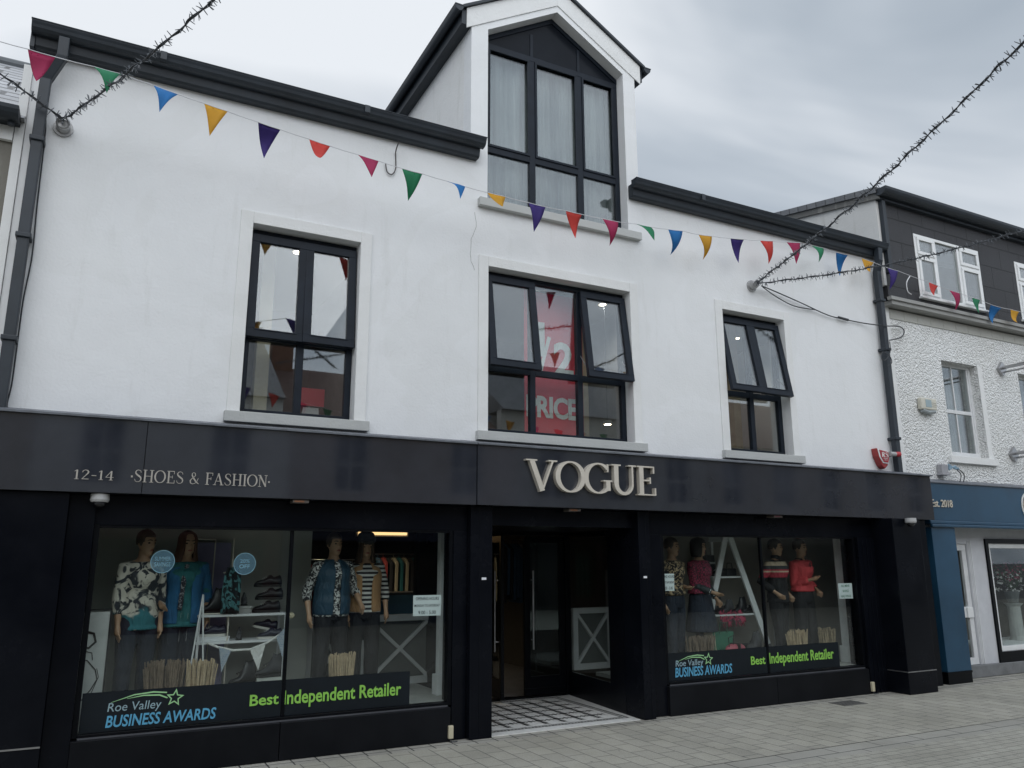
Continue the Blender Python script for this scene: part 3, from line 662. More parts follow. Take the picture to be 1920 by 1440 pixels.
# display beds, their back walls, lobby and shop interior
for a, b, c in ((-0.10, 3.50, 1.25), (5.86, 10.3, 0.979)): mb = MB(); mb.box(a, b, -0.14, c, 0.30, 0.344); mb.build('display_floor', DISPF, shop)
mb = MB(); mb.box(-0.18, 2.18, 1.05, 1.12, 0.30, 2.60); mb.box(-0.20, -0.101, -0.10, 1.12, 0.30, 2.60)
mb.build('display_wall', DISPW, shop)
mb = MB(); mb.box(6.55, 10.40, 0.98, 1.05, 0.0, 2.60)
mb.build('display_wall', mat('taupe_wall', (0.33, 0.31, 0.275), 0.85, var=0.1, scale=1.5), shop)
mb = MB(); mb.box(9.48, 9.60, -0.10, 0.22, 0.345, 2.60); mb.box(9.44, 9.479, -0.1, 0.23, 0.345, 0.56); mb.build('display_return', WPAINT, shop, bevel=0.004)
CEG = mat('ceiling_grey', (0.35, 0.35, 0.34), 0.9)
for a, b, c in ((-0.2, 3.50, 1.25), (5.80, 10.3, 0.979)): mb = MB(); mb.box(a, b, -0.118, c, 2.60, 2.66); mb.build('display_ceiling', CEG, shop)
mb = MB()
mb.box(3.40, 3.49, 0.25, 0.34, 0.55, 2.55); mb.box(3.37, 3.49, 0.22, 0.36, 0.345, 0.55); mb.build('display_post', WPAINT, shop, bevel=0.004)
def xpanel(xa, xb, y, z0, z1, name='balustrade'):
    mb = MB(); f = 0.075; d = 0.035
    mb.box(xa, xb, y-d, y+d, z1-f, z1); mb.box(xa, xb, y-d, y+d, z0, z0+f)
    for x in (xa, xb-f): mb.box(x, x+f, y-d+0.001, y+d-0.001, z0+f, z1-f)
    b = 0.028; ax, bx, az, bz = xa+f, xb-f, z0+f, z1-f
    strip(mb, [(ax, az), (bx, bz)], 0.04, y-0.02, y+0.02); strip(mb, [(ax, bz), (bx, az)], 0.04, y-0.0185, y+0.0185)
    o = mb.build(name, WPAINT, shop, bevel=0.003)
    mb = MB(); mb.box(xa+f-0.01, xb-f+0.01, y+0.022, y+0.03, z0+f-0.01, z1-f+0.01); mb.build('backing_panel', mat('panel_grey', (0.10, 0.11, 0.105), 0.7), o)
xpanel(2.19, 2.86, 1.20, 0.345, 1.12); xpanel(2.875, 3.72, 1.20, 0.345, 1.12); 
xpanel(5.87, 6.53, 1.55, 0.30, 1.10); 
# lobby
mb = MB(); mb.xy([(3.42, -0.001), (3.741, -0.001), (3.62, 1.45), (3.42, 1.45)][0:0] or [(3.70, 0.0), (3.741, 0.0), (3.66, 1.46), (3.62, 1.46)], 0.0, 2.10)
mb.build('lobby_wall', PILM, shop)
mb = MB(); mb.xy([(5.628, 0.0), (5.67, 0.0), (5.70, 0.36), (5.662, 0.36)], 0.0, 2.098); mb.xy([(5.662, 0.361), (5.70, 0.361), (5.82, 1.50), (5.78, 1.50)], 0.0, 0.30); mb.xy([(5.662, 0.361), (5.70, 0.361), (5.82, 1.50), (5.78, 1.50)], 2.03, 2.098)
mb.build('lobby_wall', PILM, shop)
mb = MB(); mb.xy([(5.675, 0.38), (5.685, 0.38), (5.795, 1.47), (5.785, 1.47)], 0.301, 2.029); mb.build('lobby_pane', GLS, shop)
mb = MB(); mb.xy([(3.741, -0.118), (5.60, -0.118), (5.80, 1.45), (3.62, 1.45)], 2.11, 2.15); mb.build('lobby_ceiling', BLACKP, shop)
# door wall with one closed and one open leaf
Yq = 1.52
mb = MB(); mb.box(3.60, 5.84, Yq, Yq+0.09, 2.06, 2.5); mb.box(3.60, 3.68, Yq+0.001, Yq+0.09, 0, 2.06); mb.box(5.76, 5.84, Yq+0.001, Yq+0.09, 0, 2.06); mb.box(3.68, 5.76, Yq-0.03, Yq+0.12, -0.002, 0.02)
mb.build('door_frame', BLACKP, shop, bevel=0.004)
def leaf(Mx, wd, lab=None, hs=-1):
    mb = MB(); bars(mb, 0, wd, 0.03, 2.05, -0.022, 0.022, 0.085); mb.box(0.085, wd-0.085, -0.02, 0.02, 0.115, 0.26); mb.xform(Mx); d = mb.build('door', BLACKP, shop, bevel=0.003, label=lab)
    mb = MB(); mb.box(0.085, wd-0.085, -0.006, 0.006, 0.261, 1.965); mb.xform(Mx); mb.build('pane', GLT, d)
    mb = MB(); mb.tube([(0.10, hs*0.075, 0.60), (0.10, hs*0.075, 1.60)], 0.013, 10)
    for z in (0.72, 1.48): mb.tube([(0.10, hs*0.075, z), (0.10, hs*0.022, z)], 0.009, 8)
    mb.xform(Mx); mb.build('handle', STEEL, d)
leaf(Matrix.Translation((5.14, Yq+0.045, 0)), 0.615, 'closed glazed door leaf with long vertical bar handle')
leaf(Matrix.Translation((4.72, Yq-0.16, 0)) @ Matrix.Rotation(R(78), 4, 'Z'), 0.62, 'glazed door leaf standing open into the shop', 1)
# interior of the shop
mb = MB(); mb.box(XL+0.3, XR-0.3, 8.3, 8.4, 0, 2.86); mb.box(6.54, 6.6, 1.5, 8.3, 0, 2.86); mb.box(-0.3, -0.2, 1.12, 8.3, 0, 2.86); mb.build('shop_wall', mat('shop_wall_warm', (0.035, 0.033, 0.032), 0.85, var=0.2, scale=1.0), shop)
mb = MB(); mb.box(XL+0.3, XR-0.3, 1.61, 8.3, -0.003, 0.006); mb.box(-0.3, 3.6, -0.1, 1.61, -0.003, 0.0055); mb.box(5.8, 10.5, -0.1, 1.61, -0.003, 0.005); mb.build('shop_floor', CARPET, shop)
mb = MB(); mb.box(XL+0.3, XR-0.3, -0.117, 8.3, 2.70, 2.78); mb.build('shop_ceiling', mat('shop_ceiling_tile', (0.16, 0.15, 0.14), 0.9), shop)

# patterned tile floor in the entrance
def tile_floor():
    A = [Vector(p) for p in ((3.742, -0.30, 0), (5.60, -0.30, 0), (5.775, 1.50, 0), (3.64, 1.50, 0))]
    mb = MB(); mb.xy([(p.x, p.y) for p in A], -0.01, 0.004)
    base = mb.build('entrance_mosaic', mat('mosaic_white', (0.70, 0.70, 0.68), 0.35, var=0.12, scale=14), None, org=(4.7, 0.5, 0))
    tag(base, 'white entrance floor with black geometric tile pattern and border', 'tile floor')
    blk = MB(); z = 0.0052
    def q(pts): blk.add([(x, y, z) for x, y in pts], [list(range(len(pts)))])
    x0, x1, y0, y1 = 3.86, 5.50, -0.10, 1.40
    for i, off in enumerate((0.0, 0.055)):                # double border
        a, b, c, d = x0-0.055+off, x1+0.055-off, y0-0.055+off, y1+0.055-off; t = 0.020
        q([(a, c), (b, c), (b, c+t), (a, c+t)]); q([(a, d-t), (b, d-t), (b, d), (a, d)]); q([(a, c+t), (a+t, c+t), (a+t, d-t), (a, d-t)]); q([(b-t, c+t), (b, c+t), (b, d-t), (b-t, d-t)])
    n = 40
    for i in range(n):
        for (a, b) in (((x0, x1), 'x'), ((y0, y1), 'y')):
            s0 = a[0]+(a[1]-a[0])*(i+0.2)/n; s1 = a[0]+(a[1]-a[0])*(i+0.75)/n
            if b == 'x':
                for yy in (y0-0.036, y1+0.018): q([(s0, yy), (s1, yy), (s1, yy+0.020), (s0, yy+0.020)])
            else:
                for xx in (x0-0.036, x1+0.018): q([(xx, s0), (xx+0.018, s0), (xx+0.018, s1), (xx, s1)])
    nx, ny = 7, 6; ux = (x1-x0-0.04)/nx; uy = (y1-y0-0.04)/ny; X0 = x0+0.02; Y0 = y0+0.02; s = 0.060
    for i in range(nx+1):
        for j in range(ny+1):
            cx, cy = X0+i*ux, Y0+j*uy
            if 0 < i < nx and 0 < j < ny: q([(cx-s, cy), (cx, cy-s), (cx+s, cy), (cx, cy+s)])
            if i < nx and 0 < j < ny:                       # along x: hourglass chain
                for k in range(2):
                    a = cx+s+(ux-2*s)*k/2; h = (ux-2*s)/2
                    q([(a, cy-s*0.9), (a+h/2, cy), (a, cy+s*0.9)]); q([(a+h, cy-s*0.9), (a+h, cy+s*0.9), (a+h/2, cy)])
            if j < ny and 0 < i < nx:
                for k in range(2):
                    a = cy+s+(uy-2*s)*k/2; h = (uy-2*s)/2
                    q([(cx-s*0.9, a), (cx+s*0.9, a), (cx, a+h/2)]); q([(cx-s*0.9, a+h), (cx, a+h/2), (cx+s*0.9, a+h)])
    blk.build('tile_pattern', mat('mosaic_black', (0.012, 0.012, 0.013), 0.35), base)
tile_floor()

# ================================================================ LAMPS: SEEN OR INFERRED, PLUS ADDED FILL SPOTS
LAMPG = 'round ceiling spotlights'
EMW = mat('lamp_disc', (0.9, 0.88, 0.8), 0.5, emit=((1.0, 0.86, 0.62), 14.0))
HOUS = mat('lamp_housing', (0.6, 0.6, 0.6), 0.5)
def downlight(x, y, z, label, energy=0.0, tgt=None, col=(1, 0.80, 0.52), size=85, cord=0):
    t = thing('ceiling_spotlight', label, 'spotlight', (x, y, z), LAMPG)
    mb = MB(); mb.tube([(x, y, z), (x, y, z-0.05)], 0.065, 16); mb.build('housing', HOUS, t)
    mb = MB(); mb.tube([(x, y, z-0.051), (x, y, z-0.056)], 0.05, 16); mb.build('lens', EMW, t)
    if cord:
        mb = MB(); mb.tube([(x, y, z), (x, y, cord)], 0.0035, 6); mb.build('cord', CABLE, t)
    if energy:
        ld = bpy.data.lights.new('bulb', 'SPOT'); ld.energy = energy; ld.color = col; ld.spot_size = R(size); ld.spot_blend = 0.7; ld.shadow_soft_size = 0.05
        lo = bpy.data.objects.new('bulb', ld); COL.objects.link(lo); lo.parent = t; lo.location = (0, 0, -0.075)
        d = (Vector(tgt)-Vector((x, y, z-0.075))) if tgt else Vector((0, 0, -1))
        lo.rotation_euler = d.to_track_quat('-Z', 'Y').to_euler()
downlight(1.92, 1.5, 5.55, 'lit spotlight in the upper window with nearly closed sashes', 20, size=150, col=(1, .95, .88))
downlight(6.48, 1.5, 5.55, 'lit spotlight high beside the red half-price poster', 34, size=150, col=(1, .95, .88))
downlight(6.51, 1.5, 3.72, 'lit pendant lamp low beside the red half-price poster', 6, cord=5.55)
downlight(9.6, 2.0, 5.55, 'lit spotlight in the narrow upper window with tilted sashes', 20, size=150, col=(1, .95, .88))
downlight(4.98, 0.26, 5.55, 'added unseen spotlight that brightens the red half-price poster', 26, (4.98, .44, 4.1), (1, .95, .88), 95)  # extra lamp hidden above the lintel, added to brighten the poster front
downlight(0.55, -0.02, 2.60, 'warm spotlight over the mannequin in the flower jumper', 48, (0.45, 0.25, 1.5))
downlight(2.25, 0.02, 2.60, 'warm spotlight over the mannequin in the quilted gilet', 48, (2.3, 0.3, 1.7))
downlight(8.55, -0.02, 2.60, 'warm spotlight over the striped and coral mannequins', 95, (8.8, 0.3, 1.6))
downlight(6.75, 0.0, 2.60, 'warm spotlight over the leopard jumper mannequins', 40, (6.9, 0.3, 1.6))
downlight(4.3, 3.6, 2.70, 'warm spotlight inside the shop beyond the doors', 5, col=(1, .92, .8))
downlight(3.3, 4.6, 2.70, 'warm spotlight deep in the shop beyond the camel cardigan', 130, size=140)
downlight(4.6, 3.0, 2.70, 'warm spotlight over the garment rails inside the shop', 11, size=140, col=(1, .92, .8))
# added floods brightening the displays, then glowing light box on the far shop wall
downlight(1.45, 0.0, 2.60, 'added flood spotlight over the white shoe shelves', 125, (1.3, 0.9, 1.2), (1, .93, .82), 130)
downlight(2.95, 0.0, 2.60, 'added flood spotlight over the opening-hours notice and white balustrade', 85, (2.8, 0.9, 0.9), (1, .93, .82), 130)
downlight(7.75, 0.0, 2.60, 'added flood spotlight over the white ladder shelf', 90, (7.9, 0.9, 1.1), (1, .9, .75), 130)
t = thing('light_box', 'long warm light box glowing on the wall deep in the shop', 'light', (4.8, 6.5, 2.3))
mb = MB(); mb.box(4.3, 5.3, 6.48, 6.56, 2.18, 2.42); mb.build('case', HOUS, t)
mb = MB(); mb.box(4.33, 5.27, 6.465, 6.479, 2.21, 2.39); mb.build('diffuser', mat('box_glow', (0.8, 0.6, 0.3), 0.5, emit=((1.0, 0.62, 0.28), 1.6)), t)
mb = MB(); mb.box(4.4, 4.43, 6.5, 6.53, 2.42, 2.70); mb.box(5.17, 5.20, 6.5, 6.53, 2.42, 2.70); mb.build('hanger', STEEL, t)

# ================================================================ NEIGHBOURING HOUSES
lh = thing('neighbour_house', 'grey rendered house with slate roof and pale eaves band next to the white shop', 'house', (-4, 0, 0))
mb = MB(); mb.box(-9.0, XL-0.004, 0.02, 7.6, 0, 5.74); mb.build('wall', render_wall('grey_render', (0.20, 0.19, 0.165), 1.2), lh)
mb = MB(); mb.box(-9.0, XL-0.085, -0.03, 0.018, 5.50, 5.64); mb.box(XL-0.08, XL-0.004, -0.02, 0.018, 0, 6.3); mb.build('plaster_band', WTRIM, lh, bevel=0.004)
mb = MB(); mb.yz([(-0.12, 5.70), (3.62, 8.32), (7.4, 5.70)], -9.0, XL-0.01)
SL2 = bricklike('neighbour_slate', (0.42, 0.43, 0.46), (0.50, 0.51, 0.54), (0.03, 0.03, 0.035), 0.6, 0.24, 0.035, 0.35, bump=1.0)  # pale slate colour: the sky's reflection is put into it
rf = mb.build('roof', SL2, lh)
mb = MB(); mb.tube([(-9, 3.62, 8.33), (XL-0.01, 3.62, 8.33)], 0.075, 10); mb.build('ridge_tile', mat('ridge', (0.10, 0.11, 0.12), 0.6), rf)
mb = MB(); mb.box(-9.0, XL-0.04, -0.10, 0.018, 5.645, 5.699); mb.yz([(-0.165+p[0], 5.73+p[1]) for p in GP], -9, XL-0.04); mb.tube([(-1.03, -0.12, 5.60), (-1.03, -0.12, 5.72)], 0.03, 8); mb.build('gutter', GUTM, lh)

rh = thing('neighbour_building', 'pebbledashed building with slate-hung top storey above a blue shopfront', 'building', (14, 0, 0))
RX = 10.812
mb = MB(); SW = (12.14, 13.08, 3.36, 4.95); grid_wall(mb, 10.96, 24, 2.9, 5.66, [SW, (14.25, 15.2, 3.36, 4.95), (16.4, 17.4, 3.36, 4.95)], 0.0, 0.3)
rwall = mb.build('wall', PEB, rh)
mb = MB(); mb.box(RX, 10.959, -0.012, 0.3, 2.9, 5.70); mb.box(12.02, 13.25, -0.06, 0.12, 3.245, 3.358); mb.box(13.081, 13.20, -0.012, -0.0005, 3.36, 4.95); mb.build('smooth_trim', WTRIM, rh, bevel=0.004)
mb = MB(); mb.box(10.96, 24, -0.015, -0.0005, 5.50, 5.655)
for i in range(40): mb.box(10.98+i*0.33, 10.985+i*0.33, -0.019, -0.0145, 5.51, 5.65)
mb.build('brick_course', render_wall('old_whitewash', (0.46, 0.46, 0.43), 3.0), rh)
# mansard front hung with large slates
UW = [(11.63, 13.36, 5.93, 7.04), (14.42, 16.1, 5.93, 7.04), (17.4, 19.1, 5.93, 7.04)]
HUNG = bricklike('slate_hanging', (0.030, 0.030, 0.035), (0.038, 0.038, 0.044), (0.008, 0.008, 0.010), 0.60, 0.40, 0.012, 0.55, rot=(R(-90), 0, 0), bump=0.8)
mb = MB(); grid_wall(mb, RX+0.03, 24, 5.80, 7.52, UW, -0.12, 0.12); mb.build('slate_cladding', HUNG, rh)
mb = MB(); mb.box(RX-0.01, 24, -0.20, -0.121, 5.745, 5.80); mb.box(RX+0.03, 24, -0.17, 0.10, 5.68, 5.744); mb.build('ledge_board', render_wall('weathered_board', (0.34, 0.34, 0.33), 2.0), rh)
mb = MB(); mb.yz([(-0.119, 6.0), (-0.119, 7.50), (3.0, 8.05), (3.0, 6.0)], RX-0.03, RX+0.029); mb.build('side_cheek', render_wall('cheek_white', (0.70, 0.70, 0.69), 2.0), rh)
mb = MB(); mb.yz([(-0.20, 7.54), (-0.20, 7.64), (3.4, 8.36), (3.4, 8.26)], RX-0.10, 24); rr = mb.build('roof', SLATE, rh)
mb = MB(); mb.yz([(-0.205, 7.44), (-0.205, 7.535), (3.4, 8.255), (3.4, 8.14)], RX-0.07, RX-0.031); mb.build('verge_board', render_wall('old_verge', (0.16, 0.16, 0.155), 2.4), rr)
mb = MB(); mb.yz([(-0.25+p[0]*1.0, 7.60+p[1]*1.2) for p in GP], RX-0.08, 24); mb.box(RX-0.03, 24, -0.20, -0.121, 7.44, 7.56); mb.build('gutter', GUTM, rr)
mb = MB(); mb.box(RX+0.02, RX+0.10, -0.20, -0.123, 6.2, 7.46); mb.build('downpipe', GUTM, rh, bevel=0.006)
def upvc(win, cols, y=-0.13):
    x0, x1, z0, z1 = win; mb = MB(); mb.box(x0, x1, y, y+0.07, z0, z0+0.05); mb.box(x0, x1, y, y+0.07, z1-0.05, z1)
    mb.box(x0, x0+0.05, y+0.001, y+0.07, z0+0.05, z1-0.05); mb.box(x1-0.05, x1, y+0.001, y+0.07, z0+0.05, z1-0.05)
    ms = [x0+(x1-x0)*c for c in cols]
    for m_ in ms: mb.box(m_-0.03, m_+0.03, y+0.001, y+0.07, z0+0.05, z1-0.05)
    fr = mb.build('window', WUPVC, rh, bevel=0.005)
    xs = [x0+0.05]+[v for m_ in ms for v in (m_-0.03, m_+0.03)]+[x1-0.05]; cells = list(zip(xs[0::2], xs[1::2])); tz = z0+(z1-z0)*0.66
    for i, (a, b) in enumerate(cells):
        if i != 1:
            for c, d in ((z0+0.05, tz-0.02), (tz+0.02, z1-0.05)):
                mb = MB(); bars(mb, a+0.002, b-0.002, c, d, y-0.02, y+0.03, 0.055); mb.build('sash', WUPVC, fr, bevel=0.006); pane(a+0.057, b-0.057, c+0.055, d-0.055, y+0.0, fr, GLU)
            mb = MB(); mb.box(a, b, y+0.001, y+0.07, tz-0.02, tz+0.02); mb.build('transom', WUPVC, fr)
        else: pane(a, b, z0+0.05, z1-0.05, y+0.03, fr, GLU)
    mb = MB(); mb.box(x0-0.03, x1+0.03, y-0.06, y+0.02, z0-0.035, z0-0.001); mb.build('sill', WUPVC, fr, bevel=0.005)
    return fr
for wv in UW: upvc(wv, (0.30, 0.66))
mb = MB(); mb.box(RX+0.1, 24, 1.4, 1.45, 5.8, 7.5); mb.box(RX+0.1, 24, 1.4, 1.45, 2.9, 5.6); mb.build('room_wall', mat('pale_room', (0.42, 0.46, 0.45), 0.9), rh)
# sliding sash windows
for (x0, x1, z0, z1) in (SW, (14.25, 15.2, 3.36, 4.95), (16.4, 17.4, 3.36, 4.95)):
    mb = MB(); zm = (z0+z1)/2-0.02; y = 0.13
    mb.box(x0, x0+0.05, y, y+0.1, z0, z1); mb.box(x1-0.05, x1, y, y+0.1, z0, z1); mb.box(x0+0.05, x1-0.05, y, y+0.1, z1-0.05, z1); mb.box(x0+0.05, x1-0.05, y-0.02, y+0.1, z0, z0+0.09)
    mb.box(x0+0.05, x1-0.05, y+0.01, y+0.06, zm-0.03, zm+0.03); xm = (x0+x1)/2
    mb.box(xm-0.013, xm+0.013, y+0.02, y+0.05, z0+0.09, zm-0.03); mb.box(xm-0.013, xm+0.013, y+0.02, y+0.05, zm+0.03, z1-0.05)
    for a in (x0+0.05, x1-0.085): mb.box(a, a+0.035, y+0.012, y+0.06, z0+0.09, zm-0.03); mb.box(a, a+0.035, y+0.012, y+0.06, zm+0.03, z1-0.05)
    fr = mb.build('sash_window', WPAINT, rh, bevel=0.004)
    pane(x0+0.085, xm-0.013, z0+0.09, zm-0.03, y+0.03, fr, GLU); pane(xm+0.013, x1-0.085, z0+0.09, zm-0.03, y+0.03, fr, GLU); pane(x0+0.085, xm-0.013, zm+0.03, z1-0.05, y+0.03, fr, GLU); pane(xm+0.013, x1-0.085, zm+0.03, z1-0.05, y+0.03, fr, GLU)
    mb = MB(); rows = []
    for z in (z0+0.05, z1): 
        r_ = [Vector((xm+0.1+0.4*k/14, y+0.22+0.03*math.sin(k*1.7), z)) for k in range(15)]; rows.append(r_+[p+Vector((0, .004, 0)) for p in r_[::-1]])
    mb.rings(rows); mb.build('curtain', nc, fr, smooth=True)
# blue shopfront
BF = -0.30
mb = MB(); mb.box(10.862, 24, BF, -0.02, 2.30, 2.86); bf = mb.build('fascia', BLUEP, rh, bevel=0.003)
mb = MB(); mb.box(10.94, 24, BF-0.05, BF-0.0005, 2.20, 2.245); mb.box(10.95, 24, BF-0.02, -0.02, 2.246, 2.299); mb.build('fascia_moulding', BLUEP, bf, bevel=0.012)
mb = MB(); mb.yz([(BF-0.02, 2.861), (BF-0.02, 2.875), (-0.004, 2.96), (-0.004, 2.861)], 10.862, 24); mb.build('flashing', LIPM, bf)
mb = MB(); p0, p1 = at(1742, 972-34, BF), at(1785, 951, BF); text(mb, 'Est. 2018', at(1746, 950, BF).x, at(1785, 950, BF).x, at(1766, 951, BF).z, at(1766, 937, BF).z, BF-0.005, 0.006, 0, 0.95, 0.012)
mb.build('lettering', mat('cream_letters', (0.55, 0.50, 0.42), 0.5), bf)
c = at(1932, 950, BF); rr_ = c.z-at(1932, 977, BF).z; mb = MB(); strip(mb, earc(c.x, c.z, rr_*1.02, rr_*1.02, 0, 360, 48), 0.022, BF-0.014, BF-0.001); mb.build('emblem_ring', WINK, bf)
mb = MB(); strip(mb, [(c.x-0.03, c.z+0.10), (c.x-0.07, c.z+0.15), (c.x-0.13, c.z+0.13), (c.x-0.19, c.z+0.02), (c.x-0.20, c.z-0.09), (c.x-0.15, c.z-0.14), (c.x-0.07, c.z-0.09), (c.x-0.02, c.z-0.01)], [.012, .02, .03, .038, .036, .024, .014, .01], BF-0.016, BF-0.001)
mb.build('lettering', mat('gold_script', (0.48, 0.42, 0.33), 0.5), bf)
mb = MB(); mb.box(10.965, 11.505, BF-0.005, 0.0, 0.165, 2.199); mb.build('pilaster', BLUEP, rh, bevel=0.004)
mb = MB(); mb.box(10.955, 11.512, BF-0.010, 0.0, 0.135, 0.1645); mb.box(10.965, 11.505, BF-0.002, 0.0, 0.0, 0.134); mb.build('pilaster_base', BLACKP, rh)
GWH = mat('grey_white_paint', (0.56, 0.57, 0.60), 0.6, var=0.06)
mb = MB(); D2 = (11.56, 12.20, 0.17, 1.97); V2 = (12.72, 16.5, 0.33, 1.985)
grid_wall(mb, 11.40, 24, 0.171, 2.299, [D2, V2], 0.0, 0.12); mb.build('shop_wall', GWH, rh)
mb = MB(); mb.box(11.506, 24, -0.07, 0.45, 0.0, 0.17); mb.build('step', mat('step_concrete', (0.17, 0.175, 0.18), 0.85, var=0.2, bump=0.2), rh, bevel=0.006)
mb = MB(); x0, x1, z0, z1 = D2
bars(mb, x0+0.002, x1-0.002, z0+0.003, z1-0.002, 0.02, 0.07, 0.10); mb.box(x0+0.10, x1-0.10, 0.022, 0.07, 0.86, 1.02)
for i in range(3): mb.box(x1+0.012+i*0.035, x1+0.027+i*0.035, -0.012, -0.0005, 0.172, z1+0.05)
d = mb.build('door', WPAINT, rh, bevel=0.005)
pane(x0+0.10, x1-0.10, z0+0.10, 0.86, 0.045, d, GLS); pane(x0+0.10, x1-0.10, 1.02, z1-0.10, 0.045, d, GLS)
mb = MB(); mb.box(x1-0.16, x1-0.02, 0.0, 0.018, 0.86, 1.01); mb.build('letter_plate', WUPVC, d, bevel=0.004)
x0, x1, z0, z1 = V2
mb = MB(); bars(mb, x0-0.07, x1, z0-0.16, z1+0.07, -0.03, -0.0006, 0.07); mb.box(x0, x1, -0.029, -0.001, z0-0.09, z0-0.001); mb.build('window_surround', BLACKP, rh)
mb = MB(); bars(mb, x0+0.002, x1-0.002, z0+0.002, z1-0.002, 0.0, 0.06, 0.075, [14.6]); fr = mb.build('shop_window', WUPVC, rh, bevel=0.005)
pane(x0+0.075, 14.565, z0+0.075, z1-0.075, 0.03, fr, GLS); pane(14.635, x1-0.075, z0+0.075, z1-0.075, 0.03, fr, GLS)
mb = MB(); mb.box(11.0, 24, 2.2, 2.25, 0, 2.9); mb.box(11.0, 24, 0.13, 2.2, 2.4, 2.45); mb.build('shop_back_wall', mat('dim_shop', (0.10, 0.09, 0.075), 0.9), rh)
mb = MB(); mb.box(12.7, 16.5, 0.13, 0.95, 0.17, 0.40); mb.build('window_bed', WPAINT, rh)

# potted flowers in the right shop window
pot = thing('flower_display', 'pink and white flowers in a pot on a white stand inside the blue shop', 'flowers', (14.12, 0.55, 0.40))
mb = MB(); mb.ell([(14.12, .55, .40, .13, .13), (14.12, .55, .46, .11, .11), (14.12, .55, 0.95, .10, .10), (14.12, .55, 1.0, .15, .15)], 16); mb.build('stand', mat('shaded_white_stand', (0.40, 0.41, 0.40), 0.6), pot)  # white stand coloured grey: the shade inside the shop is put into it
mb = MB(); mb.ell([(14.12, .55, 1.0, .08, .08), (14.12, .55, 1.2, .12, .12)], 16); mb.build('pot', mat('grey_pot', (0.12, 0.13, 0.13), 0.6), pot)
mb = MB(); q = random.Random(3)
for i in range(26):
    a = q.uniform(0, 6.28); r_ = q.uniform(0.1, 0.42); e_ = Vector((14.12+math.cos(a)*r_, .55+math.sin(a)*r_*0.6, 1.25+q.uniform(0.0, 0.42)))
    mb.tube([(14.12, .55, 1.18), (14.12+math.cos(a)*r_*0.4, .55+math.sin(a)*r_*0.3, 1.35), e_], 0.006, 4)
mb.build('stems', mat('stem_green', (0.05, 0.09, 0.04), 0.8), pot)
for nm, colr, cnt in (('pink_blossom', (0.45, 0.10, 0.16), 90), ('white_blossom', (0.72, 0.70, 0.68), 80)):
    mb = MB()
    for i in range(cnt):
        a = q.uniform(0, 6.28); r_ = q.uniform(0.08, 0.48); left = nm.startswith('white')
        c_ = Vector((14.12+math.cos(a)*r_-(0.22 if left else -0.05), .55+math.sin(a)*r_*0.6, 1.30+q.uniform(-0.10, 0.22)+(0 if left else 0.18)))
        for k in range(4):
            d_ = Vector((q.uniform(-1, 1), q.uniform(-1, 1), q.uniform(-1, 1))).normalized()*0.035; e_ = d_.orthogonal().normalized()*0.016
            mb.add([c_, c_+d_*0.6+e_, c_+d_, c_+d_*0.6-e_], [(0, 1, 2, 3)])
    mb.build(nm, mat(nm+'_petals', colr, 0.7), pot)

# ---- opposite side of the street: seen in every pane and in the gloss of the black panels
def terrace(x0, x1, eave, ridge, colr, label, roofm, shopc, y=-14.6):
    t = thing('terrace_house', label, 'house', ((x0+x1)/2, y-4, 0), 'houses across the street')
    n = max(2, int((x1-x0)/2.4)); wx = [(x0+(x1-x0)*(i+0.5)/n) for i in range(n)]; holes = [(c-0.5, c+0.5, 3.6, 5.2) for c in wx]
    mb = MB(); grid_wall(mb, x0+0.01, x1-0.01, 2.9, eave, holes, y, y-0.3); mb.box(x0+0.01, x1-0.01, y-8, y-0.9, 0, eave-0.01); mb.build('wall', render_wall('opposite_render', colr, 0.8), t)
    mb = MB(); mb.yz([(y+0.25, eave), (y-4, ridge), (y-8.2, eave)], x0, x1); mb.build('roof', roofm, t)
    for c in wx:
        mb = MB(); bars(mb, c-0.49, c+0.49, 3.61, 5.19, y-0.2, y-0.14, 0.06, [c], [4.4], 0.05); f = mb.build('window', WUPVC, t)
        mb = MB(); mb.box(c-0.43, c+0.43, y-0.19, y-0.18, 3.67, 5.13); mb.build('pane', mat('opposite_pane', (0.03, 0.035, 0.04), 0.08), f)
    mb = MB(); mb.box(x0+0.02, x1-0.02, y-0.2, y+0.12, 2.3, 2.9); mb.build('fascia', mat('opposite_fascia', shopc, 0.5), t)
    mb = MB(); mb.box(x0+0.02, x0+0.4, y-0.3, y+0.05, 0, 2.3); mb.box(x1-0.4, x1-0.02, y-0.3, y+0.05, 0, 2.3); mb.box(x0+0.4, x1-0.4, y-0.3, y, 0, 0.55); mb.build('shopfront', mat('opposite_shopfront', shopc, 0.5), t)
    mb = MB(); mb.box(x0+0.4, x1-0.4, y-0.15, y-0.13, 0.55, 2.3); mb.build('shop_pane', mat('opposite_glass', (0.035, 0.035, 0.035), 0.1), t)
    mb = MB(); cx_ = x0+0.6; mb.box(cx_-0.35, cx_+0.35, y-4.3, y-3.7, ridge-0.3, ridge+0.9)
    for k in (-0.18, 0.18): mb.tube([(cx_+k, y-4, ridge+0.9), (cx_+k, y-4, ridge+1.2)], 0.1, 10)
    mb.build('chimney', mat('chimney_brick', (0.24, 0.13, 0.09), 0.9), t)
ROOFB = mat('brown_tiles', (0.15, 0.09, 0.075), 0.8, var=0.3, scale=5)
terrace(-24, -15, 6.4, 9.0, (0.68, 0.65, 0.56), 'cream rendered house with slate roof at the left end of the row opposite', SLATE, (0.05, 0.05, 0.06))
terrace(-15, -8, 7.2, 10.2, (0.78, 0.78, 0.76), 'tall pale house with slate roof and grey shopfront opposite', SLATE, (0.12, 0.13, 0.14))
